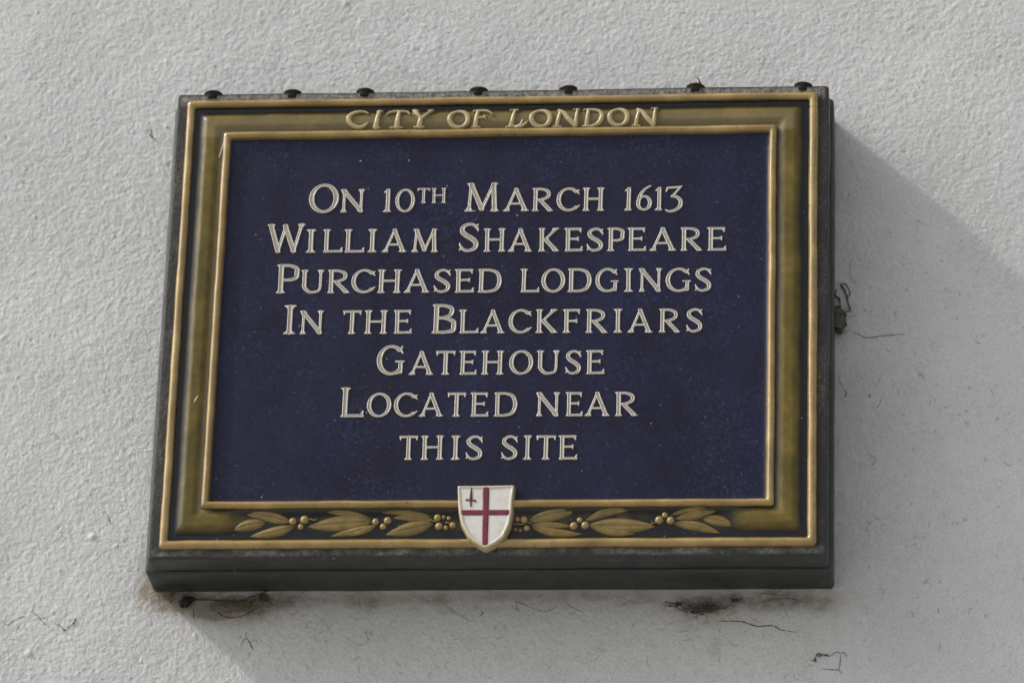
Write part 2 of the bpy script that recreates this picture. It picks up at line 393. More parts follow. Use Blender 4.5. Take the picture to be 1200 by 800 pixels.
# ------------------------------------------------------------------ wall (local origin = plaque centre projected, y = front)
WY = 0.079
STEP = 0.0010
rng = np.random.default_rng(11)
xf = np.arange(-0.60, 0.60, STEP); zf = np.arange(-0.42, 0.47, STEP)
nx, nz = len(xf), len(zf)
kx = np.fft.fftfreq(nx, STEP)[:, None]; kz = np.fft.rfftfreq(nz, STEP)[None, :]
def band(sig, amp, stretch=1.0):
    w = rng.standard_normal((nx, nz))
    flt = np.exp(-2 * (math.pi * sig) ** 2 * ((kx * stretch) ** 2 + kz ** 2))
    h = np.fft.irfft2(np.fft.rfft2(w) * flt, s=(nx, nz))
    return h / h.std() * amp
hw = band(.0008, .00009) + band(.0013, .00011, 1.1) + band(.0024, .00005, 1.15) + band(.006, .00006) + band(.016, .00014) + band(.06, .0005)
r2 = band(.0012, 1.0)
hw += np.clip(r2 - 1.7, 0, 2) * .00020                       # little grains standing proud
hw -= np.clip(band(.0011, 1.0) - 2.1, 0, 2) * .00055         # pin holes
XX, ZZ = np.meshgrid(xf, zf, indexing='ij')
def warts(cx, cz, r, h):
    global hw
    i0, i1 = np.searchsorted(xf, [cx - 4 * r, cx + 4 * r]); j0, j1 = np.searchsorted(zf, [cz - 4 * r, cz + 4 * r])
    sx, sz = XX[i0:i1, j0:j1], ZZ[i0:i1, j0:j1]
    hw[i0:i1, j0:j1] += h * np.exp(-(((sx - cx) / r) ** 2 + ((sz - cz) / r) ** 2) ** 1.4)
for k in range(170):
    warts(random.uniform(-.55, .55), random.uniform(-.38, .42), random.uniform(.0008, .0018), random.uniform(.0003, .0009))
for cx, cz, r, h in [(-.378, -.184, .0030, .0016), (-.478, .02, .003, .0013), (-.165, .375, .003, .0015), (-.334, .243, .0018, .0016), (-.43, -.30, .0035, .0012), (-.17, -.316, .003, .0014), (.235, .385, .003, .001)]:
    warts(cx, cz, r, h)
# smoother where the builders rubbed the render down around the plaque
edge = np.maximum(np.abs(XX) - .315, np.abs(ZZ) - .24)
near = np.exp(-np.clip(edge, 0, 1) / .018)
hw *= (1 - .35 * near)
# right-hand and lower parts were trowelled flatter
flat = 1 / (1 + np.exp(-((XX * .8 - ZZ * .6) - .30) / .05))
hw *= (1 - .08 * flat)
fade = np.clip(np.minimum(np.minimum(XX + .60, .60 - XX), np.minimum(ZZ + .42, .47 - ZZ)) / .03, 0, 1)
hw *= fade
# dirt and grime maps
def blob(cx, cz, sx, sz, a=1.0):
    return a * np.exp(-((XX - cx) / sx) ** 2 - ((ZZ - cz) / sz) ** 2)
dirt = (blob(-.270, -.252, .030, .011, .9) + blob(-.235, -.262, .030, .010, .8) + blob(-.195, -.252, .028, .007, .5) + blob(-.315, -.240, .016, .012, 1.0) + blob(-.295, -.250, .022, .009, 1.1) + blob(-.255, -.262, .02, .005, .7)
        + blob(-.325, -.215, .007, .025, .35) + blob(.195, -.262, .030, .013, .55) + blob(.25, -.255, .04, .008, .35) + blob(.318, .032, .010, .020, .5)
        + blob(.0, -.247, .2, .005, .25) + blob(-.12, -.25, .05, .006, .25) + blob(.29, -.25, .03, .010, .3))
xe = np.abs(XX + .002) - .316
halo = np.exp(-np.clip(xe, 0, 1) / .006) * (np.abs(ZZ) < .25) * .18
for k_ in range(60):
    dirt = dirt + blob(random.uniform(-.31, .31), random.uniform(-.262, -.243), random.uniform(.004, .02), random.uniform(.002, .006), random.uniform(.05, .28))
for k_ in range(14):
    dirt = dirt + blob(random.uniform(-.30, .32), random.uniform(-.30, -.26), random.uniform(.003, .008), random.uniform(.006, .02), random.uniform(.04, .12))
dirt = dirt + halo * (.5 + .5 * np.clip(band(.004, 1), -1, 1))
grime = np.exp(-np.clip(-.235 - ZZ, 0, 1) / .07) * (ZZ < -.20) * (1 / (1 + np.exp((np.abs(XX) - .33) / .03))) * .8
grime = grime + .18 * np.clip(band(.03, 1), 0, 2)
xs = np.concatenate([[-6, -3, -1.5, -.9], xf, [.9, 1.5, 3, 6]])
zs = np.concatenate([[-Z0, -2, -1.2, -.7], zf, [.7, 1.2, 2, 3.2]])
def pad(a): return np.pad(a, 4)
XA, ZA = np.meshgrid(xs, zs, indexing='ij')
Vw = np.stack([XA, WY - pad(hw), ZA + Z0], -1).reshape(-1, 3)
fw = grid_faces(len(xs), len(zs))[:, ::-1]
wm = mesh('wall', Vw, fw)
for nm, arr in (('dirt', dirt), ('grime', grime)):
    a = wm.attributes.new(nm, 'FLOAT', 'POINT'); a.data.foreach_set('value', pad(arr).astype(np.float32).ravel())
wall = empty('rendered_wall', (0, WY, 0))
tag(wall, 'off-white painted rough render wall behind the blue and gold plaque', 'wall')
wo = link('render_coat', wm, MAT_WALL, wall); wo.location = (0, -WY, 0)
bk = mesh('masonry', [(-6, WY + .02, 0), (6, WY + .02, 0), (6, WY + .02, Z0 + 3.2), (-6, WY + .02, Z0 + 3.2), (-6, WY + .3, 0), (6, WY + .3, 0), (6, WY + .3, Z0 + 3.2), (-6, WY + .3, Z0 + 3.2)],
          [(0, 1, 2, 3), (5, 4, 7, 6), (4, 0, 3, 7), (1, 5, 6, 2), (3, 2, 6, 7), (4, 5, 1, 0)])
bo = link('masonry', bk, MAT_MORTAR, wall, smooth=False); bo.location = (0, -WY, 0)
def wall_y(x, z):
    i = int(np.clip(np.searchsorted(xf, x), 0, nx - 1)); j = int(np.clip(np.searchsorted(zf, z), 0, nz - 1))
    return WY - float(hw[i, j])

# ------------------------------------------------------------------ plaque
plaque = empty('plaque', (0, 0, Z0))
tag(plaque, 'blue glazed tile plaque with gold moulded frame and raised cream lettering on the wall', 'plaque')
MARG = (36.6, 38.6, 34.0, 39.0)        # left, right, top, bottom margin to the inner bead, mm
OUTM = (9.8, 10.0, 8.2, 8.6)
HX, HZ = 300.0, 229.1
def side_off(s, k):
    if s < 0: return s / 9.0 * OUTM[k]
    if s <= 34: return s / 34.0 * MARG[k]
    return MARG[k] + (s - 34)
def crad(s):
    return float(np.interp(s, [-10, 0, 8, 16, 30, 34, 42, 60], [2.5, 4.5, 2.2, 4.0, 3.5, 3.2, 1.0, 1.0]))
def ring(s, nl=170, ns=130, nc=7):
    l, r, t, b = (side_off(s, k) for k in range(4))
    x0, x1, z0, z1 = -HX + l, HX - r, -HZ + b, HZ - t
    c = crad(s); P = []
    def line(a, b_, n):
        for i in range(n): P.append((a[0] + (b_[0] - a[0]) * i / n, a[1] + (b_[1] - a[1]) * i / n))
    def arc(cx, cz, a0):
        for i in range(nc):
            a = math.radians(a0 + 90 * i / nc); P.append((cx + c * math.cos(a), cz + c * math.sin(a)))
    line((x0 + c, z0), (x1 - c, z0), nl); arc(x1 - c, z0 + c, -90)
    line((x1, z0 + c), (x1, z1 - c), ns); arc(x1 - c, z1 - c, 0)
    line((x1 - c, z1), (x0 + c, z1), nl); arc(x0 + c, z1 - c, 90)
    line((x0, z1 - c), (x0, z0 + c), ns); arc(x0 + c, z0 + c, 180)
    return P
def wob(x, z, sc, seed):
    return noise.noise(Vector((x * sc, z * sc, seed)))
def frieze_flat(x, z):
    """1 in the bottom run between the corner patches, where the field is flat and navy"""
    if z > -186: return 0.0
    f1 = min(max((x + 252) / 34, 0), 1) * min(max((246 - x) / 34, 0), 1)
    return f1 * f1 * (3 - 2 * f1)
def sm(a, b, v):
    t = min(max((v - a) / (b - a), 0), 1); return t * t * (3 - 2 * t)
def frieze_h(s):
    return -0.6 + 3.3 * sm(11.5, 20.5, s) + .5 * math.sin(max(0, min(1, (s - 15) / 17)) * math.pi) - 2.5 * sm(26.0, 34.5, s)
def bead_h(s, c, a, h, h0=0.0):
    t = (s - c) / a
    return h0 + (h - h0) * math.sqrt(max(0.0, 1 - t * t)) if abs(t) < 1 else h0
def sweep(name, svals, hfun, mat, tone=None, painted_sheen=None, amp=.35, rough=0.0):
    V = []; T = []; B = []
    n = None
    for s in svals:
        P = ring(s if not isinstance(s, tuple) else s[0])
        n = len(P)
        for (x, z) in P:
            sv = s if not isinstance(s, tuple) else s[0]
            h = hfun(sv, x, z) if not isinstance(s, tuple) else s[1]
            dx = amp * (1.2 * wob(x, z, .018, 1.3) + .8 * wob(x, z, .06, 5.1)); dz = amp * (1.2 * wob(x, z, .018, 9.7) + .8 * wob(x, z, .06, 2.2))
            if rough and not isinstance(s, tuple): h += rough * (wob(x, z, .25, 3.3) + .7 * wob(x, z, .8, 8.1))
            V.append(((x + dx) * MM, -h * MM, (z + dz) * MM))
            T.append(tone(sv, x, z) if tone else 0.0); B.append(painted_sheen(sv, x, z) if painted_sheen else 0.0)
    V = np.array(V); ns = len(svals)
    idx = np.arange(ns * n).reshape(ns, n)
    a = idx[:-1]; b = idx[1:]; a2 = np.roll(a, -1, 1); b2 = np.roll(b, -1, 1)
    Fc = np.stack([a, a2, b2, b], -1).reshape(-1, 4)
    me = mesh(name, V, Fc, T)
    if painted_sheen:
        at = me.attributes.new('painted_sheen', 'FLOAT', 'POINT'); at.data.foreach_set('value', np.array(B, dtype=np.float32))
    return link(name, me, mat, plaque)

# the outer gold bead
OB = [.0] + [3.9 - 3.9 * math.cos(math.pi * i / 16) for i in range(1, 16)] + [7.8]
def ob_h(s, x, z):
    k = 1 + .22 * wob(x, z, .03, 4.4)
    # the bead sinks where the shield overlaps it
    if z < -180: k *= 1 - .55 * math.exp(-((x) / 17) ** 2)
    return bead_h(s, 3.9, 3.95, 4.6 * k, -.4)
sweep('outer_bead', OB, ob_h, MAT_BEAD, tone=lambda s, x, z: .45 * sm(1.6, .2, s) + .7 * sm(5.6, 7.6, s))
# the frieze
def fr_h(s, x, z):
    h = frieze_h(s); f = frieze_flat(x, z)
    return h * (1 - f) + f * (-.6 + 1.4 * sm(26, 34, s)) + .12 * wob(x, z, .1, 6.0)
def fr_t(s, x, z):
    t = sm(10.0, 19.5, s + 1.0 * wob(x, z, .03, 2.0)) * (1 - .8 * sm(29.5, 33.5, s))
    f_ = frieze_flat(x, z)
    return f_ * .34 * sm(12, 18, s) * sm(33, 28, s) * (.6 + wob(x, z, .06, 4.0)) + t * (1 - f_) * (1 - .25 * (.5 + .5 * wob(x, z, .02, 7.0)))
def fr_b(s, x, z):  # sheen painted along the top band and beside the left inner bead
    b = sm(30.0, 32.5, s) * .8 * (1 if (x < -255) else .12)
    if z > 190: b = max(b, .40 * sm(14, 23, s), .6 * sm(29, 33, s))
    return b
sweep('frieze', [7.6 + i * .55 for i in range(49)], fr_h, MAT_FRIEZE, tone=fr_t, painted_sheen=fr_b, amp=.35)
frieze = bpy.data.objects['frieze']
# the inner gold bead
IB = [34.0 + 4.0 - 4.0 * math.cos(math.pi * i / 18) for i in range(19)]
def ib_h(s, x, z):
    k = 1 + .20 * wob(x, z, .03, 12.4)
    t = (s - 38.0) / 4.05
    h0 = .6 if s < 38 else -2.0
    return bead_h(s, 38.0, 4.05, 5.4 * k, h0)
sweep('inner_bead', IB, ib_h, MAT_BEAD, tone=lambda s, x, z: .15 * sm(34.8, 34.0, s) + .7 * sm(40.2, 41.9, s))

# the blue panel, glaze pooled up a little against the bead
xa = np.concatenate([np.linspace(-257, -250, 8)[:-1], np.linspace(-250, 248, 150), np.linspace(248, 255, 8)[1:]])
za = np.concatenate([np.linspace(-184, -177, 8)[:-1], np.linspace(-177, 182, 110), np.linspace(182, 189, 8)[1:]])
V = []
for x in xa:
    for z in za:
        e = min(x + 257, 255 - x, z + 184, 189 - z)
        h = -.9 + 1.4 * math.exp(-max(e - 1.0, 0) / 1.6) + .30 * wob(x, z, .012, 2.5) + .10 * wob(x, z, .05, 3.5)
        V.append((x * MM, -h * MM, z * MM))
panel = link('panel', mesh('panel', V, grid_faces(len(xa), len(za))[:, ::-1]), MAT_NAVY, plaque)

# mortar rim and painted slab
RIM = [.6, -.2, -1.0, -1.8, -2.6, -3.4, -4.2, -5.0, -5.8, -6.6, -7.3, -7.9]
def rim_h(s, x, z): return -.35 - .5 * sm(-6.5, -8, s) + .25 * wob(x, z, .05, 1.0)
sweep('mortar_rim', RIM, rim_h, MAT_MORTAR, tone=lambda s, x, z: sm(222, 231, z) * sm(-7.2, -5.5, s) * sm(.6, .2, -s * 0) + .75 * sm(-226, -231, z) * sm(-7.6, -5, s) * sm(-.5, .5, wob(x, z * 2, .035, 6) + .5 * wob(x, z, .15, 2)), amp=.35, rough=.42)
SL = [(-7.4, -1.3), (-8.2, -1.25), (-8.7, -1.7), (-9.0, -2.6), (-9.0, -10), (-9.0, -20), (-9.0, -28.6), (-8.8, -29.5), (-8.0, -30.0), (8.0, -30.0)]
sweep('slab', SL, None, MAT_PAINT, amp=.45)
def rbox(name, x0, x1, z0, z1, y0, y1, c, e, mat):
    """a box with rounded corners c and eased front edge e, mm"""
    rows = [(2.2 * e, y0), (.9 * e, y0), (.28 * e, y0 + .28 * e), (0, y0 + e), (0, (y0 + y1) / 2), (0, y1)]
    V = []; n = 0
    for off, y in rows:
        P = []
        cc = max(c - off * .5, .6)
        for cx, cz, a0, sx, sz, N in ((x1, z0, -90, -1, 1, 0), (x1, z1, 0, -1, -1, 0), (x0, z1, 90, 1, -1, 0), (x0, z0, 180, 1, 1, 0)):
            for i in range(9):
                a = math.radians(a0 + 90 * i / 8)
                P.append((cx + sx * (off + cc) + cc * math.cos(a), cz + sz * (off + cc) + cc * math.sin(a)))
        Q = []
        for i, pnt in enumerate(P):          # split the straight runs so they can waver
            Q.append(pnt); nxp = P[(i + 1) % len(P)]
            if math.hypot(nxp[0] - pnt[0], nxp[1] - pnt[1]) > 60:
                for k in range(1, 60): Q.append((pnt[0] + (nxp[0] - pnt[0]) * k / 60, pnt[1] + (nxp[1] - pnt[1]) * k / 60))
        n = len(Q)
        for x, z in Q:
            V.append(((x + .4 * wob(x, z, .02, 3)) * MM, y * MM, (z + .4 * wob(x, z, .02, 8)) * MM))
    Fc = []
    for k in range(len(rows) - 1):
        for i in range(n):
            j = (i + 1) % n; Fc.append((k * n + i, k * n + j, (k + 1) * n + j, (k + 1) * n + i))
    Fc.append(tuple(range(n))[::-1])
    return link(name, mesh(name, V, Fc), mat, plaque)
o = rbox('backing_board', -318, 313.6, -239.6, 241.0, 33.5, 84, 5.0, 2.2, MAT_PAINT)
o = rbox('joint', -303, 303, -232.5, 232, 28, 34.5, 3.0, .5, MAT_JOINT)
o = rbox('tile_core', -296, 296, -226, 226, 3.2, 31, 3.0, .5, MAT_JOINT)

# ------------------------------------------------------------------ lettering
T_, N_, RS = .080, .050, .030
def polyl(pts, r0, r1=None, n=None, ease=None):
    out = []
    r1 = r0 if r1 is None else r1
    L = [math.dist(pts[i], pts[i + 1]) for i in range(len(pts) - 1)]; tot = sum(L) or 1
    acc = 0
    for i in range(len(pts) - 1):
        k = max(2, int(L[i] / .018))
        for j in range(k + 1):
            u = j / k; t = (acc + L[i] * u) / tot
            rr = r0 + (r1 - r0) * t if ease is None else ease(t)
            out.append((pts[i][0] + (pts[i + 1][0] - pts[i][0]) * u, pts[i][1] + (pts[i + 1][1] - pts[i][1]) * u, rr))
        acc += L[i]
    return out
def serif(x, y, h=.125, hl=None, sx=None):
    """wedge serif at a stem end; y is 0 or 1; sx = x of the stem a little way in"""
    hl = h if hl is None else hl
    d = 1 if y < .5 else -1
    yy = y + d * RS
    sx = x if sx is None else sx
    out = []
    for w_, q in ((-hl, 0), (h, 1)):
        if abs(w_) < .01: continue
        out += polyl([(x + w_, yy), (x, yy + d * .008)], RS * .85, RS * 1.2)
        out += polyl([(x + w_ * .80, yy + d * .006), (sx + w_ * .1, y + d * .15)], RS * .8, .045)
    return out
def diag(x0, y0, x1, y1, r, s0=0, s1=0, h0=None, h1=None):
    yy0 = y0 + (r if y0 < y1 else -r) * .85; yy1 = y1 - (r if y0 < y1 else -r) * .85
    out = polyl([(x0, yy0), (x1, yy1)], r)
    # fill the ends square
    k = (x1 - x0) / (y1 - y0)
    for (x, y) in ((x0, y0), (x1, y1)):
        d = 1 if (y == min(y0, y1)) else -1
        for q in (-1, 1):
            out += polyl([(x + q * r * .62, y + d * RS), (x + k * d * .1 + q * r * .3, y + d * (.1))], RS, r * .6)
    if s0: out += serif(x0, y0, *(h0 if h0 else (s0,)), sx=x0 + k * .15 * (1 if y0 < .5 else -1))
    if s1: out += serif(x1, y1, *(h1 if h1 else (s1,)), sx=x1 + k * .15 * (1 if y1 < .5 else -1))
    return out
def V_(x, r=T_, y0=0, y1=1, b=.125, t=.125, bl=None, tl=None):
    return diag(x, y0, x, y1, r, b, t, (b, bl if bl is not None else b), (t, tl if tl is not None else t))
def arc(cx, cy, rx, ry, a0, a1, rth, rtk, tilt=0, flare=0.0):
    n = int(abs(a1 - a0) / 4) + 2; out = []
    for i in range(n + 1):
        u = i / n; a = math.radians(a0 + (a1 - a0) * u)
        th = rth + (rtk - rth) * abs(math.cos(a - math.radians(tilt))) ** 1.5
        out.append((cx + rx * math.cos(a), cy + ry * math.sin(a), th))
    return out
def cat(P, r):
    """smooth curve through P, radii r"""
    out = []; n = len(P)
    for i in range(n - 1):
        p0 = P[max(i - 1, 0)]; p1 = P[i]; p2 = P[i + 1]; p3 = P[min(i + 2, n - 1)]
        k = max(4, int(math.dist(p1, p2) / .018))
        for j in range(k + 1):
            t = j / k
            q = [.5 * ((2 * p1[d]) + (-p0[d] + p2[d]) * t + (2 * p0[d] - 5 * p1[d] + 4 * p2[d] - p3[d]) * t * t + (-p0[d] + 3 * p1[d] - 3 * p2[d] + p3[d]) * t ** 3) for d in (0, 1)]
            out.append((q[0], q[1], r[i] + (r[i + 1] - r[i]) * t))
    return out
def arm(x0, x1, y, r=N_, up=0, dn=0):
    out = polyl([(x0, y), (x1 - .05, y)], r)
    if up: out += polyl([(x1 - .09, y), (x1 - .005 - RS, y + up)], r * .95, RS * .8)
    if dn: out += polyl([(x1 - .09, y), (x1 - .005 - RS, y - dn)], r * .95, RS * .8)
    out += polyl([(x1 - .06, y), (x1 - RS - .02, y)], r * .9, RS)
    return out
def glyph(c, w):
    n, t = N_, T_
    yt, yb = 1 - n, n
    if c == 'I': return V_(w / 2, t, b=w / 2 - .03, t=w / 2 - .03)
    if c == '1': return V_(w * .60, t * .95, t=.0, tl=.0, b=w * .37, bl=w * .55) + polyl([(w * .60, .95), (w * .12, .86)], .05, RS)
    if c == 'L': return V_(.155, t, b=.10) + arm(.155, w, yb, n, up=.15)
    if c == 'E': return V_(.155, t, b=.10, t=.08, tl=.125) + arm(.155, w, yb, n, up=.14) + arm(.155, w * .80, .53, n * .9, up=.07, dn=.07) + arm(.155, w * .93, yt, n, dn=.13)
    if c == 'F': return V_(.165, t, b=.13, t=.08, tl=.125) + arm(.155, w * .86, .50, n * .9, up=.07, dn=.07) + arm(.155, w, yt, n, dn=.14)
    if c == 'T':
        o = V_(w / 2, t, t=0) + polyl([(w * .10, yt), (w * .9, yt)], n)
        for q in (0, 1):
            xx = w * .05 + RS if q == 0 else w * .95 - RS
            xe = w * .13 if q == 0 else w * .87
            o += polyl([(xe, yt), (xx, .83)], n * .9, RS * .8) + polyl([(xe, yt), (xx - (.01 if q == 0 else -.01), .985 - RS * .3)], n * .9, RS * .8)
        return o
    if c == 'H': return V_(.16, t, b=.12) + V_(w - .16, t, b=.12) + polyl([(.16, .52), (w - .16, .52)], n * .95)
    if c == 'N': return V_(.14, n * 1.05, b=.10, t=0) + V_(w - .13, n * 1.05, b=0, t=.10) + diag(.13, 1, w - .135, 0, t * 1.05) + serif(.11, 1, .03, .09)
    if c == 'M':
        return (diag(.15, 0, .135 + w * .06, 1, n, .11) + diag(w - .15, 0, w - .135 - w * .06, 1, t, .11)
                + diag(.14 + w * .06, 1, w / 2, .04, t) + diag(w - .14 - w * .06, 1, w / 2, .04, n) + serif(.13 + w * .06, 1, .02, .10) + serif(w - .13 - w * .06, 1, .10, .02))
    if c == 'A': return diag(.13, 0, w * .49, 1, n, .11) + diag(w - .16, 0, w * .49, 1, t, .125) + polyl([(w * .25, .33), (w * .74, .33)], n * .85)
    if c == 'W':
        return (diag(.10, 1, w * .29, 0, t, .10) + diag(w * .29, 0, w * .47, .90, n) + diag(w * .47, .98, w * .72, 0, t) + diag(w * .72, 0, w - .10, 1, n, 0, .09))
    if c == 'O':
        return arc(w / 2, .5, w / 2 - t * .95, .5 - n * .75, 0, 360, n * .95, t * 1.05, tilt=8)
    if c == '0':
        return arc(w / 2, .5, w / 2 - t * .8, .5 - n * .75, 0, 360, n * .85, t * .9)
    if c == 'C':
        a = arc(w * .53, .5, w * .53 - t, .5 - n * .75, 48, 312, n * .95, t * 1.05, tilt=8)
        return a + polyl([(w * .86, .84), (w * .965, .90)], n, RS * .8) + polyl([(w * .88, .84), (w * .97, .74)], n, RS * .8) + polyl([(w * .85, .13), (w * .985, .24)], n * .9, RS * .8)
    if c == 'G':
        a = arc(w * .51, .5, w * .51 - t, .5 - n * .75, 48, 310, n * .95, t * 1.05, tilt=8)
        return a + polyl([(w * .82, .84), (w * .90, .95)], n, RS * .8) + polyl([(w * .83, .85), (w * .92, .73)], n, RS * .8) + polyl([(w * .85, .10), (w * .85, .42)], t * .85) + polyl([(w * .68, .45), (w - RS, .45)], RS) + polyl([(w * .84, .11), (w * .70, .06)], n)
    if c == 'D':
        return V_(.15, t, b=.06, bl=.11, t=.06, tl=.11) + cat([(.13, yb), (w * .50, yb), (w * .80, .17), (w - t, .5), (w * .80, .83), (w * .50, yt), (.13, yt)], [n, n, t * .9, t * 1.05, t * .9, n, n])
    if c == 'P':
        return V_(.155, t, b=.12, t=.05, tl=.115) + cat([(.13, yt), (w * .58, yt), (w * .88, .85), (w - t, .70), (w * .86, .54), (w * .58, .46), (.15, .47)], [n, n, t * .85, t, t * .85, n, n * .8])
    if c == 'R':
        return V_(.155, t, b=.11, t=.05, tl=.115) + cat([(.13, yt), (w * .46, yt), (w * .72, .87), (w * .80 - .01, .735), (w * .71, .60), (w * .46, .51), (.15, .50)], [n, n, t * .85, t * .95, t * .8, n, n * .8]) + diag(w * .42, .52, w - .14, 0, t * .98, 0, .0) + serif(w - .13, 0, .105, .08, sx=w - .25)
    if c == 'B':
        return (V_(.15, t, b=.05, bl=.11, t=.05, tl=.11) + cat([(.13, yt), (w * .50, yt), (w * .76, .88), (w * .82 - .01, .76), (w * .72, .62), (w * .50, .54), (.15, .54)], [n, n, t * .8, t * .9, t * .8, n, n * .8])
                + cat([(.15, .53), (w * .55, .52), (w * .86, .42), (w - t, .27), (w * .86, .11), (w * .55, yb), (.13, yb)], [n * .8, n, t * .9, t, t * .9, n, n]))
    if c == 'U':
        return (diag(.155, 1, .155, .30, t, .12) + cat([(.155, .45), (.16, .28), (w * .34, .085), (w * .55, n * .9), (w * .78, .12), (w - .15, .32), (w - .15, .5)], [t, t, t * .85, n, n, n * 1.0, n])
                + diag(w - .15, 1, w - .15, .35, n, .11))
    if c == 'K':
        return V_(.16, t, b=.12, t=.11) + diag(w - .15, 1, w * .34, .47, n, .10) + diag(w * .38, .56, w - .16, 0, t * 1.05) + serif(w - .14, 0, .11, .10, sx=w - .26)
    if c == 'S':
        return (cat([(w * .90, .80), (w * .72, .925), (w * .48, .955), (w * .22, .87), (w * .17, .72), (w * .33, .585), (w * .62, .46), (w * .83, .31), (w * .78, .13), (w * .50, .045), (w * .26, .07), (w * .11, .19)],
                    [n * .8, n, n, t * .8, t, t * 1.05, t * 1.1, t, t * .85, n, n, n * .8])
                + polyl([(w * .82, .86), (w * .92, .975 - RS)], n * .8, RS * .8) + polyl([(w * .86, .84), (w * .93, .73)], n * .7, RS * .8)
                + polyl([(w * .16, .14), (w * .06, .04 + RS)], n * .8, RS * .8) + polyl([(w * .14, .14), (w * .05, .29)], n * .7, RS * .8))
    if c == '6':
        return (arc(w * .5, .325, w * .5 - t * .85, .325 - n * .8, 0, 360, n * .85, t * .95) + cat([(w * .90, 1.06), (w * .60, .95), (w * .30, .74), (w * .17, .50), (t, .33)], [RS, n * .9, t * .8, t * .95, t * .9]))
    if c == '3':
        return (polyl([(w * .16, .97), (w * .86, 1.0)], n * .9, n * .8) + polyl([(w * .16, .97), (w * .08, .82)], n * .8, RS * .8) + polyl([(w * .86, 1.0), (w * .96, 1.05)], n * .8, RS * .7)
                + polyl([(w * .88, 1.0), (w * .42, .60)], n * .8, n)
                + cat([(w * .40, .60), (w * .66, .58), (w * .88, .42), (w * .86, .18), (w * .60, .02), (w * .30, -.04), (w * .06, .02)], [n, t * .75, t * .95, t, t * .75, n, RS]))
    raise ValueError(c)
def fglyph(c, w):
    """the rounder, swelling letters of the top frieze; light at the top and heavy at the foot"""
    a, b = .075, .125
    if c == 'C': return cat([(w * .92, .82), (w * .74, .93), (w * .50, .93), (w * .24, .80), (w * .11, .52), (w * .22, .24), (w * .50, .08), (w * .74, .12), (w * .94, .30)], [.05, a * .8, a, .10, b, .11, .09, a, .035])
    if c == 'I': return polyl([(w * .68, .95), (w * .40, .10)], .085, .13) + polyl([(.08, .055), (w - .12, .055)], .055) + polyl([(w * .5, .96), (w * .95, .96)], .05)
    if c == 'T': return cat([(w * .05, .74), (w * .16, .88), (w * .35, .94), (w * .65, .94), (w * .86, .88), (w * .96, .73)], [.035, .07, .07, .07, .07, .035]) + polyl([(w * .53, .90), (w * .46, .10)], .085, .13) + polyl([(w * .22, .055), (w * .66, .055)], .055)
    if c == 'Y': return polyl([(w * .12, .94), (w * .42, .50)], .10, .09) + polyl([(w * .92, .95), (w * .44, .48)], .06, .08) + polyl([(w * .43, .52), (w * .36, .10)], .10, .13) + polyl([(w * .14, .055), (w * .58, .055)], .055) + polyl([(w * .03, .96), (w * .26, .96)], .045) + polyl([(w * .76, .96), (w * .98, .96)], .045)
    if c == 'O': return arc(w * .5, .5, w * .5 - .11, .42, 0, 360, .075, .12, tilt=20)
    if c == 'F': return polyl([(w * .30, .92), (w * .20, .10)], .085, .12) + polyl([(.06, .055), (w * .40, .055)], .055) + cat([(w * .12, .92), (w * .45, .94), (w * .75, .90), (w * .97, .66)], [.06, .075, .07, .03]) + polyl([(w * .25, .52), (w * .60, .54)], .06, .06) + polyl([(w * .60, .60), (w * .66, .44)], .06, .03)
    if c == 'L': return polyl([(w * .40, .94), (w * .24, .10)], .07, .11) + polyl([(w * .20, .96), (w * .52, .97)], .045) + cat([(w * .03, .045), (w * .35, .07), (w * .68, .07), (w * .97, .30)], [.04, .08, .08, .035])
    if c == 'N': return polyl([(w * .30, .90), (w * .16, .10)], .07, .10) + polyl([(.05, .055), (w * .32, .055)], .055) + cat([(w * .22, .92), (w * .42, .74), (w * .62, .40), (w * .84, .12)], [.07, .11, .12, .11]) + polyl([(w * .92, .95), (w * .86, .12)], .07, .10) + polyl([(w * .78, .965), (w * .99, .97)], .045)
    if c == 'D': return polyl([(w * .28, .92), (w * .20, .10)], .08, .11) + cat([(w * .08, .93), (w * .40, .94), (w * .74, .84), (w * .88, .56), (w * .74, .22), (w * .42, .06), (.05, .055)], [.05, .07, .085, .115, .10, .08, .055])
def build_glyph(samples, w, H, prof, step):
    """heightfield over the brushed strokes; prof(d) -> (height mm, tone), d = depth inside the stroke in mm"""
    A = np.array(samples)
    x0, x1 = A[:, 0].min() - .12, A[:, 0].max() + .12
    z0, z1 = A[:, 1].min() - .12, A[:, 1].max() + .12
    xs_ = np.arange(x0 * H, x1 * H, step); zs_ = np.arange(z0 * H, z1 * H, step)
    GX, GZ = np.meshgrid(xs_, zs_, indexing='ij')
    P = np.stack([GX.ravel(), GZ.ravel()], -1)
    D = np.full(len(P), -1e9)
    for k in range(0, len(A), 60):
        B = A[k:k + 60]
        d = B[None, :, 2] * H - np.hypot(P[:, 0:1] - B[None, :, 0] * H, P[:, 1:2] - B[None, :, 1] * H)
        D = np.maximum(D, d.max(1))
    h, tn = prof(D)
    keep = (D > -1.1).reshape(GX.shape)
    f = grid_faces(len(xs_), len(zs_))[:, ::-1]
    kv = keep.ravel()
    f = f[kv[f].all(1)]
    used = np.unique(f); remap = -np.ones(len(P), int); remap[used] = np.arange(len(used))
    V = np.stack([P[:, 0] * MM, -h * MM, P[:, 1] * MM], -1)[used]
    return V, remap[f], tn[used], P[used]
def prof_panel(D):
    h = np.interp(D, [-1.1, -.25, 0, .30, .55, .85, 1.25, 2.2], [-1.6, -.5, .35, 1.12, 1.22, 1.06, .80, .70])
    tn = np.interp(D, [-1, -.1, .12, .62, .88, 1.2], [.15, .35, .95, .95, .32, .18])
    return h, tn
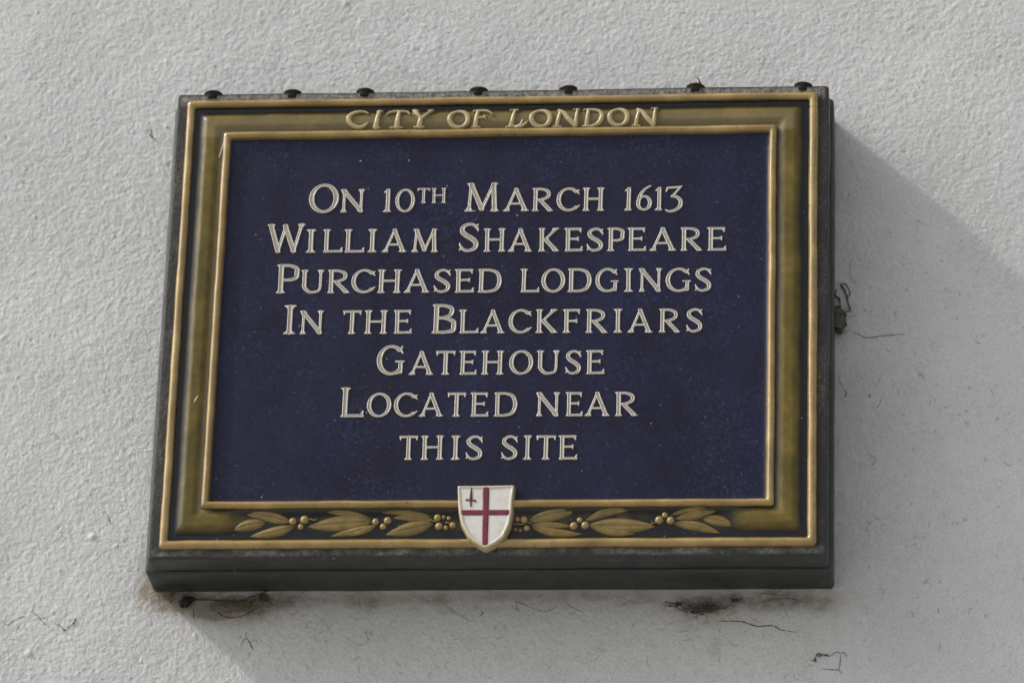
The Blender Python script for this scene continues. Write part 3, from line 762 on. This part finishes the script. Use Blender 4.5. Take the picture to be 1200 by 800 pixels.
def prof_fr(D):
    h = np.interp(D, [-1.1, -.3, 0, .3, .8, 1.5, 2.6], [-1.8, -.5, .9, 2.0, 2.7, 3.1, 3.3])
    tn = np.interp(D, [-1, -.1, .45, .9], [1, .9, .35, .0])
    return h, tn
HS, HB = 24.1, 29.8
widths = {}
for row in LETTERS:
    for c, k, x, w, z in row:
        if k != '^': widths.setdefault((c, k), []).append(w)
gl = {}
for (c, k), ws in widths.items():
    H = HB if k == 'B' else HS
    w = sum(ws) / len(ws)
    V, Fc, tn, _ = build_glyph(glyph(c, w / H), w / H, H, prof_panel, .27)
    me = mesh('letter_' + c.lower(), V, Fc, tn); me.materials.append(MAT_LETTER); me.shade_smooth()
    gl[(c, k)] = (me, w)
PANEL_Y = .0010
for row in LETTERS:
    for c, k, x, w, z in row:
        me, w0 = gl[(c, 's' if k == '^' else k)]
        o = bpy.data.objects.new('letter', me); S.collection.objects.link(o); o.parent = panel
        s = .65 if k == '^' else 1.0
        o.location = (x * MM, PANEL_Y, z * MM)
        o.scale = (w / w0 if k != '^' else w / w0, 1.0 if k != '^' else .8, s)
        o.rotation_euler = (0, math.radians(random.uniform(-.5, .5)), 0)
HF = 19.6
for c, x, w, z in FRIEZE:
    V, Fc, tn, P = build_glyph([(p[0], p[1], p[2] * 1.12 + .008) for p in fglyph(c, w / HF)], w / HF, HF, prof_fr, .3)
    zz = P[:, 1] + z
    s_ = (229.1 - zz)
    fh = np.array([frieze_h(v) for v in s_])
    V[:, 1] -= (fh * .62 + .9) * MM
    me = mesh('frieze_letter_' + c.lower(), V, Fc, tn)
    link('letter', me, MAT_FLETTER, frieze, loc=(x * MM, 0, z * MM))

# ------------------------------------------------------------------ laurel sprays
def leaf(tip, base, w, bow, k):
    tip = Vector(tip); base = Vector(base); d = tip - base; L = d.length; d.normalize(); nrm = Vector((-d.y, d.x))
    NU, NV = 26, 12
    V = []; T = []
    lift = .5 + .5 * (k % 3)
    sgn = 1 if nrm.y > 0 else -1
    for i in range(NU + 1):
        u = i / NU
        wd = 1.34 * w / 2 * (math.sin(math.pi * min(1, u ** .85)) ** .80 if 0 < u < 1 else 0) + .12
        c = base + d * (L * u) + nrm * (sgn * bow * math.sin(math.pi * u))
        for j in range(NV + 1):
            v = -1 + 2 * j / NV
            p = c + nrm * (wd * v)
            dome = (max(0, 1 - v * v)) ** .75
            vein = math.exp(-((v - .05) / .13) ** 2) * (1 if u < .92 else .3)
            rib = .05 * math.sin(u * 26 + abs(v) * 5)
            h = -.8 + (1.45 + .8 * lift) * dome * (math.sin(math.pi * min(1, max(0, .04 + u * .95))) ** .45) - .62 * vein * dome + rib * dome
            V.append((p.x * MM, -h * MM, p.y * MM))
            T.append(min(1, .85 * vein * .75 + .9 * max(0, abs(v) - .72) / .28 + .45 * max(0, .25 - u) / .25))
    me = mesh('leaf', V, grid_faces(NU + 1, NV + 1), T)
    # faces must look outwards (-Y)
    if me.polygons[len(me.polygons) // 2].normal.y > 0: me.flip_normals()
    return link('leaf', me, MAT_LEAF, frieze)
for k, (tip, base, w, bow) in enumerate(LEAVES): leaf(tip, base, w, bow, k)
def dome_mesh(r, hgt):
    V = []; T = []; nu, nv = 20, 9
    for j in range(nv + 1):
        a = math.pi / 2 * j / nv
        for i in range(nu):
            b = 2 * math.pi * i / nu
            V.append((r * math.cos(a) * math.cos(b) * MM, -(hgt * math.sin(a) - .6) * MM, r * math.cos(a) * math.sin(b) * MM))
            T.append(max(0, 1 - j / 2.5) * .9 + (.5 if j > nv - 2 else 0))
    Fc = [(j * nu + i, j * nu + (i + 1) % nu, (j + 1) * nu + (i + 1) % nu, (j + 1) * nu + i) for j in range(nv) for i in range(nu)]
    return mesh('berry', V, Fc, T)
bm0 = dome_mesh(1.0, 1.0)
for x, z, r in BERRIES:
    me = dome_mesh(r, r * .95 + .4)
    link('berry', me, MAT_BERRY, frieze, loc=(x * MM, 0, z * MM))
for a, b in (((-37, -204.5), (-29, -206)), ((25, -206.5), (36, -206)), ((-162.5, -200.5), (-155.5, -201)), ((-186, -203.5), (-180, -202)), ((-52, -202), (-44, -203)), ((36, -204), (42, -205.5)), ((150, -207), (158, -203.5))):
    n = 8
    pts = [(a[0] + (b[0] - a[0]) * i / n, a[1] + (b[1] - a[1]) * i / n + .4 * math.sin(i)) for i in range(n + 1)]
    V, Fc = tube_data([(x * MM, -.0006, z * MM) for x, z in pts], [1.0 * MM] * (n + 1), 8)
    link('stem', mesh('stem', V, Fc, [.3] * len(V)), MAT_LEAF, frieze)

# ------------------------------------------------------------------ shield
SP = []
ns_ = len(SHIELD)
for i in range(ns_):
    a = SHIELD[i]; b = SHIELD[(i + 1) % ns_]
    k = max(1, int(math.dist(a, b) / 1.3))
    for j in range(k): SP.append((a[0] + (b[0] - a[0]) * j / k, a[1] + (b[1] - a[1]) * j / k))
for it in range(2):            # ease the outline, keep the top corners
    Q = list(SP)
    for i in range(len(SP)):
        a, b, c = SP[i - 1], SP[i], SP[(i + 1) % len(SP)]
        kp = .12 if b[1] > -175 else .5
        Q[i] = (b[0] * (1 - kp) + kp * (a[0] + c[0]) / 2, b[1] * (1 - kp) + kp * (a[1] + c[1]) / 2)
    SP = Q
cx, cz = -.3, -195.0
def shield_h(d):
    return float(np.interp(d, [0, .5, 1.2, 2.2, 3.0, 3.8, 6, 12, 26], [8.0, 9.1, 9.7, 9.7, 9.2, 9.0, 9.0, 9.0, 9.0]))
rows = [(-.9, -1.5, .9), (-.5, 3.0, .9), (-.15, 6.8, 1.0)] + [(d, None, None) for d in (0, .5, 1.2, 2.2, 3.0, 3.8, 5, 7, 10, 14, 18, 22)]
V = []; T = []; n = len(SP)
for d, hh, tt in rows:
    for x, z in SP:
        L = math.hypot(x - cx, z - cz); nd = min(d, L * .98)
        q = (L - d) / L if d <= 5 else (L - 5) / L * (1 - (d - 5) / 18)
        q = max(q, .02)
        V.append(((cx + (x - cx) * q) * MM, -(hh if hh is not None else shield_h(d)) * MM, (cz + (z - cz) * q) * MM))
        T.append(tt if tt is not None else float(np.interp(d, [0, 2.2, 3.2, 4.2, 8], [.82, .62, .5, .18, .0])))
V.append((cx * MM, -.0090, cz * MM)); T.append(0)
Fc = [(k * n + i, k * n + (i + 1) % n, (k + 1) * n + (i + 1) % n, (k + 1) * n + i) for k in range(len(rows) - 1) for i in range(n)]
Fc += [((len(rows) - 1) * n + i, (len(rows) - 1) * n + (i + 1) % n, len(V) - 1) for i in range(n)]
sme = mesh('shield', V, Fc, T)
if sme.polygons[-1].normal.y > 0: sme.flip_normals()
shield = link('shield', sme, MAT_SHIELD, plaque)
def strip(name, quads, y0, mat, parent, nseg=24):
    """a slightly domed raised band; quads = list of (left,right) point pairs along it"""
    V = []
    for (a, b) in quads:
        for v, hh in ((0, -.8), (.0, .0), (.12, .45), (.5, .55), (.88, .45), (1, 0), (1, -.8)):
            x = a[0] + (b[0] - a[0]) * v; z = a[1] + (b[1] - a[1]) * v
            V.append((x * MM, y0 - hh * MM, z * MM))
    nq = len(quads)
    Fc = [(i * 7 + j, i * 7 + j + 1, (i + 1) * 7 + j + 1, (i + 1) * 7 + j) for i in range(nq - 1) for j in range(6)]
    Fc += [tuple(range(7)), tuple((nq - 1) * 7 + j for j in range(7))[::-1]]
    me = mesh(name, V, Fc)
    k = 3
    if me.polygons[k - 1].normal.y > 0: me.flip_normals()
    return me
def lerp(a, b, t): return a + (b - a) * t
qs = []
for i in range(25):
    t = i / 24; z = lerp(-173.2, -229.6, t); xl = lerp(-3.5, -2.5, t) + .25 * wob(3, z, .2, 1); xr = lerp(2.6, 2.9, t) + .25 * wob(9, z, .2, 2)
    qs.append(((xl, z), (xr, z)))
me = strip('cross_upright', qs, -.0092, MAT_RED, shield)
cross = link('cross', me, MAT_RED, shield, smooth=False)
qs = []
for i in range(21):
    t = i / 20; x = lerp(-23.5, 22.0, t)
    qs.append(((x, -195.3 + .2 * wob(x, 1, .2, 5)), (x, -200.6 + .2 * wob(x, 7, .2, 6))))
me = strip('cross_bar', qs, -.0091, MAT_RED, shield)
link('cross_bar', me, MAT_RED, shield, smooth=False)
sw = []
me_pts = [(-173.3, .35), (-176, .7), (-180, 1.1), (-184.2, 1.5), (-185, 1.3), (-189, .75), (-191.2, .9), (-192, .5)]
qs = [((-13.85 - r, z), (-13.85 + r, z)) for z, r in me_pts]
link('sword', strip('sword', qs, -.0092, MAT_SWORD, shield), MAT_SWORD, shield, smooth=False)
qs = [((x, -185.9 - .12 * (x + 14) + r), (x, -185.9 - .12 * (x + 14) - r)) for x, r in ((-18.8, .5), (-18.0, 1.15), (-17, .9), (-16, .6), (-12, .6), (-10.6, 1.0), (-9.6, 1.1), (-8.9, .4))]
link('sword_guard', strip('sword_guard', qs, -.0093, MAT_SWORD, shield), MAT_SWORD, shield, smooth=False)

# ------------------------------------------------------------------ studs along the top edge
def stud(x, k):
    V = []; Fc = []; nu = 28
    prof = [(7.0, -5.0), (7.2, -.8), (7.6, .3), (8.2, 1.0), (8.7, 1.5), (8.9, 2.1), (8.7, 2.8), (8.0, 3.3), (5.0, 3.7), (.2, 3.8)]
    for r, h in prof:
        for i in range(nu):
            a = 2 * math.pi * i / nu
            rr = r * (1 + .05 * wob(math.cos(a) * 2, math.sin(a) * 2, 1.0, k * 3.1))
            hh = h + .25 * wob(math.cos(a) * 3, math.sin(a) * 3, 1.0, k * 1.7 + 5) * (r / 8)
            V.append((rr * math.cos(a) * MM, rr * math.sin(a) * MM * .95, hh * MM))
    Fc = [(j * nu + i, j * nu + (i + 1) % nu, (j + 1) * nu + (i + 1) % nu, (j + 1) * nu + i) for j in range(len(prof) - 1) for i in range(nu)]
    Fc += [tuple(range(nu))[::-1], tuple((len(prof) - 1) * nu + i for i in range(nu))]
    o = link('stud', mesh('stud', V, Fc), MAT_STUD, plaque, loc=(x * MM, .0058, .2370))
    o.rotation_euler = (math.radians(random.uniform(-3, 3)), math.radians(random.uniform(-3, 3)), 0)
    return o
studs = [stud(x, k) for k, x in enumerate((-276.6, -200.2, -130.6, -22.1, 63.3, 183.8, 285.3))]
studs[5]['label'] = 'round stud head topped with dried moss'
# the moss on one stud
V, Fc = [], []
for i in range(60):
    a = random.uniform(0, 6.28); r = random.uniform(0, 6.0) * MM
    p = Vector((r * math.cos(a) + .0005, r * math.sin(a), .0040)); pts = [p]
    dv = Vector((random.uniform(-1, 1), random.uniform(-1, 1), random.uniform(.3, 1.4))).normalized()
    for q in range(4):
        dv = (dv + Vector((random.uniform(-.6, .6), random.uniform(-.6, .6), random.uniform(-.5, .2)))).normalized()
        p = p + dv * .0010; pts.append(p)
    tube_data(pts, [.00035, .0003, .00025, .0002, .0001], 4, V, Fc)
tag(link('moss', mesh('moss', V, Fc), MAT_MOSS, studs[5]), kind='stuff')
V, Fc = tube_data([(.0050, -.004, .0040), (.0035, -.006, .0075), (.0018, -.007, .0092)], [.0005, .0006, .0003], 5)
link('twig', mesh('twig', V, Fc), MAT_STUD, studs[5])

# ------------------------------------------------------------------ webs, fibres and debris (all of it thin tubes lying on what carries it)
def spline(P, k=6):
    out = []; n = len(P)
    for i in range(n - 1):
        p0, p1, p2, p3 = P[max(i - 1, 0)], P[i], P[i + 1], P[min(i + 2, n - 1)]
        for j in range(k):
            t = j / k
            out.append([.5 * (2 * p1[d] + (-p0[d] + p2[d]) * t + (2 * p0[d] - 5 * p1[d] + 4 * p2[d] - p3[d]) * t * t + (-p0[d] + 3 * p1[d] - 3 * p2[d] + p3[d]) * t ** 3) for d in (0, 1)])
    out.append(list(P[-1])); return out
def strand(P, r, V, Fc, lift=.0006, jit=.25, k=6):
    P = spline(P, k); pts = []; rad = []
    n = len(P)
    for i, (x, z) in enumerate(P):
        x += jit * wob(i * 1.3, P[0][0], .5, 3); z += jit * wob(i * 1.3, P[0][1], .5, 8)
        pts.append((x * MM, wall_y(x * MM, z * MM) - lift * (.3 + .7 * abs(wob(i, x, .3, 4)) * 2), z * MM))
        e = min(i, n - 1 - i) / max(1, n) * 2
        rad.append(r * MM * (.35 + .65 * min(1, e * 3)) * (1 + 1.1 * wob(i * 2.1, z, .6, 6)))
    tube_data(pts, rad, 5, V, Fc)
def tangle(cx, cz, ax, az, n, r, V, Fc, depth=.006, seg=9, step=2.2, y0=None):
    for i in range(n):
        a = random.uniform(0, 6.283); q = math.sqrt(random.random())
        p = Vector((cx + ax * q * math.cos(a), 0, cz + az * q * math.sin(a)))
        dr = random.uniform(0, 6.283); yy = random.uniform(0, depth)
        pts = []; rad = []
        for k in range(seg):
            dr += random.uniform(-.9, .9)
            p = p + Vector((math.cos(dr) * step, 0, math.sin(dr) * step * .6))
            p.x += (cx - p.x) * .04; p.z += (cz - p.z) * .10
            yy = max(0.0002, min(depth, yy + random.uniform(-.0012, .0012)))
            base = WY - .0003 if y0 is None else y0
            pts.append((p.x * MM, base - yy, p.z * MM)); rad.append(r * MM * random.uniform(.5, 1.2))
        tube_data(pts, rad, 4, V, Fc)
def rock(cx, cy, cz, rx, ry, rz, V, Fc, seed):
    """an uneven clot"""
    base = len(V); nu, nv = 16, 10
    for j in range(nv + 1):
        a = -math.pi / 2 + math.pi * j / nv
        for i in range(nu):
            b = 2 * math.pi * i / nu
            d = Vector((math.cos(a) * math.cos(b), math.cos(a) * math.sin(b), math.sin(a)))
            q = 1 + .45 * noise.noise(d * 1.8 + Vector((seed, 0, 0))) + .22 * noise.noise(d * 5 + Vector((0, seed, 0)))
            V.append(((cx + rx * d.x * q) * MM, cy - ry * d.y * q * MM, (cz + rz * d.z * q) * MM))
    for j in range(nv):
        for i in range(nu):
            Fc.append((base + j * nu + i, base + j * nu + (i + 1) % nu, base + (j + 1) * nu + (i + 1) % nu, base + (j + 1) * nu + i))
def thing(name, V, Fc, mat, label, cat_, parent=None):
    o = link(name, mesh(name, V, Fc), mat)
    o.location = (0, 0, Z0)
    return tag(o, label, cat_)
def part(name, V, Fc, mat, parent):
    return link(name, mesh(name, V, Fc), mat, parent)

# the big sooty web under the lower left corner
w1 = empty('cobweb', (0, 0, Z0)); tag(w1, 'brown sooty cobweb hanging under the lower left corner of the plaque', 'cobweb')
V, Fc = [], []
for key in ('L1', 'L2', 'L3', 'L4'): strand(WEBS[key], .75 if key == 'L1' else .40, V, Fc, .002)
tangle(-212, -250.5, 14, 2.2, 24, .17, V, Fc, .008)
tangle(-232, -247.5, 26, 1.5, 22, .14, V, Fc, .012)
tangle(-298, -243, 15, 6, 60, .16, V, Fc, .020)
tag(part('dark_strands', V, Fc, MAT_WEB, w1), kind='stuff')
V, Fc = [], []
tangle(-248, -256, 15, 6.0, 70, .11, V, Fc, .007)
tangle(-222, -256.5, 19, 3.2, 70, .11, V, Fc, .007)
tangle(-238, -252, 24, 5.0, 60, .10, V, Fc, .007)
tangle(-302, -236, 14, 6, 70, .10, V, Fc, .018)
tangle(-196, -249, 18, 4, 26, .08, V, Fc, .006)
tag(part('brown_strands', V, Fc, MAT_FLUFF, w1), kind='stuff')
V, Fc = [], []
for q in range(7):
    a_ = random.uniform(-300, 280)
    tangle(a_, -247, random.uniform(8, 22), 2.4, 9, .09, V, Fc, .006, 12, 2.6)
tag(part('faint_strands', V, Fc, MAT_THREAD, w1), kind='stuff')
V, Fc = [], []
for q in range(3):
    rr = 4.2 - q * .9
    pts = [(-213 + rr * math.cos(i * .5) * (1 + .1 * math.sin(i * 1.7 + q)), -246.3 + rr * .9 * math.sin(i * .5)) for i in range(14)]
    strand(pts, .35, V, Fc, .003)
part('ring_of_strands', V, Fc, MAT_FLUFF, w1)
V, Fc = [], []
rock(-285.6, WY - .003, -250.5, 4.6, 3.0, 4.8, V, Fc, 2.2)
rock(-281.4, WY - .003, -248.2, 5.0, 2.6, 2.4, V, Fc, 5.1)
rock(-289.0, WY - .002, -253.6, 2.2, 2.0, 2.4, V, Fc, 7.7)
tangle(-284, -250.5, 5, 4, 26, .25, V, Fc, .006, 6, 1.3)
thing('debris_clot', V, Fc, MAT_STUD, 'small black lump caught in the web under the lower left corner of the plaque', 'debris')

# the hairy clump under the lower right of the plaque
w2 = empty('cobweb', (0, 0, Z0)); tag(w2, 'dark hairy cobweb clump below the right half of the plaque, trailing to the right', 'cobweb')
V, Fc = [], []
tangle(190, -260.5, 9, 4.0, 60, .15, V, Fc, .006)
tangle(171, -255.0, 6, 2.8, 26, .15, V, Fc, .005)
tangle(203, -255, 9, 3.2, 26, .13, V, Fc, .005)
tangle(222, -250.5, 7, 2.4, 22, .15, V, Fc, .005)
tangle(198, -256, 26, 8, 40, .10, V, Fc, .005, 12, 3)
tangle(262, -245, 12, 1.6, 22, .12, V, Fc, .005)
strand(WEBS['B8'], .42, V, Fc); strand(WEBS['C1'], .22, V, Fc)
tag(part('dark_strands', V, Fc, MAT_WEB, w2), kind='stuff')
V, Fc = [], []
tangle(190, -258, 18, 6, 40, .09, V, Fc, .006)
tag(part('brown_strands', V, Fc, MAT_FLUFF, w2), kind='stuff')
V, Fc = [], []
for q in range(26):
    a_ = random.choice(((170, -255, 5, 2.6), (187, -261.5, 7, 2.6), (198, -257, 6, 3.2), (224, -250, 5, 1.6)))
    rock(a_[0] + random.gauss(0, .55) * a_[2], WY - .0006, a_[1] + random.gauss(0, .5) * a_[3], random.uniform(.5, 1.9), .8, random.uniform(.4, 1.3), V, Fc, q * 1.37)
tag(part('crumbs', V, Fc, MAT_NEST, w2), kind='stuff')

# egg sac / nest in the angle between the plaque side and the wall
w3 = empty('spider_nest', (0, 0, Z0)); tag(w3, 'dark woven spider nest tucked against the right side of the plaque', 'spider nest')
V, Fc = [], []
rock(316.5, WY - .004, 28, 7.2, 5.5, 11.8, V, Fc, 4.0)
rock(320.5, WY - .004, 33.5, 4.0, 4.0, 4.0, V, Fc, 9.0)
part('sac', V, Fc, MAT_NEST, w3)
V, Fc = [], []
for i in range(46):
    t0 = random.uniform(-9, 10); x0 = 311.5; pts = []; dd = random.uniform(-6, 6)
    for k in range(7):
        u = k / 6; q = 9.6 * math.sqrt(max(0, 1 - (t0 / 13) ** 2))
        pts.append(((x0 + 1 + u * (q + 2)) * MM, WY - .004 - (5.8 * math.sin(math.pi * (.3 + .65 * u))) * MM, (28 + t0 + dd * (u - .3) + random.uniform(-.3, .3)) * MM))
    tube_data(pts, .00018, 4, V, Fc)
tangle(318, 17, 4, 4, 26, .12, V, Fc, .006, 6, 1.5)
tangle(319, 37, 6, 4, 26, .12, V, Fc, .006, 6, 1.5)
tag(part('wrapping_strands', V, Fc, MAT_WEBL, w3), kind='stuff')
V, Fc = [], []
strand(WEBS['N1'], .85, V, Fc, .003); strand(WEBS['N2'], .5, V, Fc, .003); strand([(p[0] + .6, p[1] + .8) for p in WEBS['N2'][:4]], .45, V, Fc, .003); strand(WEBS['N3'], .35, V, Fc, .003)
strand(WEBS['NT'], .28, V, Fc)
tag(part('loose_strands', V, Fc, MAT_WEB, w3), kind='stuff')

# single threads and cracks' dirt on the wall
def thread(keys, r, label, extra=None, mat=MAT_THREAD):
    V, Fc = [], []
    for k in keys: strand(WEBS[k], r * .8, V, Fc, .0004, .6)
    if extra:
        for e in extra: rock(e[0], WY - .0008, e[1], e[2], e[2] * .6, e[3], V, Fc, e[0])
    return thing('web_thread', V, Fc, mat, label, 'web thread')
E_ = lambda k, i: WEBS[k][i]
thread(['W1'], .30, 'thin dark thread on the sunlit wall at the far lower left', None)
thread(['W1b', 'W1c'], .30, 'broken dark thread ending in two small dots, lower left on the sunlit wall', [(E_('W1c', 2)[0], E_('W1c', 2)[1] - .3, .9, 1.0), (E_('W1c', 4)[0], E_('W1c', 4)[1], 1.0, .9), (E_('W1c', 5)[0], E_('W1c', 5)[1], 1.0, 1.1)])
thread(['W2', 'W2b'], .32, 'tiny dark curl of thread on the sunlit wall left of the plaque', [(E_('W2', 2)[0], E_('W2', 2)[1], .6, .9)])
thread(['W3'], .40, 'small dark fleck on the wall left of the plaque near its upper corner', [(E_('W3', 3)[0], E_('W3', 3)[1], 1.1, 1.6)])
thread(['T1', 'T2', 'T3'], .42, 'dark kinked thread with a clotted end at the bottom of the shaded wall', [(E_('T1', 2)[0] + 1.2, E_('T1', 2)[1] - .5, 2.9, 1.6), (E_('T1', 3)[0] + 1.5, E_('T1', 3)[1] - .8, 2.2, .9), (E_('T1', 1)[0] + .8, E_('T1', 1)[1] + .2, 1.3, 2.0)])
thread(['R1'], .32, 'short dark crooked thread on the shaded wall below the spider nest', [(E_('R1', 4)[0], E_('R1', 4)[1], .9, .7)])
thread(['R2'], .26, 'faint zigzag thread on the shaded wall well right of the plaque')
thread(['R3'], .34, 'tiny dark fleck on the shaded wall between nest thread and zigzag thread')
thread(['S1'], .14, 'very faint thread on the shaded wall above the spider nest')
thread(['S2'], .26, 'short dark fleck on the shaded wall far right of the spider nest')
thread(['B6'], .34, 'forked dark thread on the shaded wall below the lower left corner web')
thread(['B5'], .20, 'faint looping thread on the shaded wall left of the middle')
thread(['B4'], .20, 'faint thread on the shaded wall just left of below the shield')
thread(['B1'], .36, 'meandering dark thread on the shaded wall just right of below the shield', [(E_('B1', 0)[0] , E_('B1', 0)[1], 1.0, .7)])
thread(['B2'], .24, 'long thin slanting thread on the shaded wall right of below the shield')
thread(['B9'], .24, 'short wavy thread on the shaded wall just left of the hairy cobweb clump')
thread(['B3'], .34, 'short dark fleck on the shaded wall directly below the shield')

# fine soot threads scattered over the shaded part, too many and too faint to count
V, Fc = [], []
for i in range(190):
    if i < 120: x = random.uniform(-250, 300); z = random.uniform(-335, -246)
    else: x = random.uniform(322, 480); z = random.uniform(-320, 120)
    dr = random.uniform(0, 6.28); P = [(x, z)]
    for k in range(random.randint(2, 6)):
        dr += random.uniform(-1.1, 1.1); st = random.uniform(.6, 2.6)
        x += math.cos(dr) * st; z += math.sin(dr) * st; P.append((x, z))
    strand(P, random.uniform(.06, .16), V, Fc, .0003, .2, 4)
tag(thing('soot_threads', V, Fc, MAT_WEB, 'faint soot threads and flecks scattered over the shaded wall', 'soot threads'), kind='stuff')

# pale fibres caught on the frame
def fibre(P, r, label):
    pts = [(x * MM, y * MM, z * MM) for x, y, z in P]
    V, Fc = tube_data(pts, [r * MM * .6] + [r * MM] * (len(pts) - 2) + [r * MM * .5], 6)
    return thing('fibre', V, Fc, MAT_FIBRE, label, 'fibre')
fibre([(-260.5, -7.2, 187.5), (-262.0, -6.6, 180), (-264.6, -5.6, 171), (-266.0, -5.2, 166.5)], .32, 'fine white fibre caught on the upper left corner of the inner gold bead')
fibre([(21.8, -8.5, 200.8), (21.0, -8.7, 198), (19.5, -8.6, 195.6), (17.0, -8.2, 194.4), (14.5, -8.0, 193.2)], .6, 'curled white fibre hanging from the L of LONDON')
fibre([(-271.5, -5.2, -78.3), (-273.4, -5.2, -81.5), (-275.1, -5.1, -85.1)], .5, 'short straight white fibre on the left olive band of the frame')
fibre([(319.0, -34.5 * -1 + -3.5, 118), (320.2, 30.0, 123), (320.6, 30.5, 127)], .3, 'short white wisp at the right edge of the backing board')
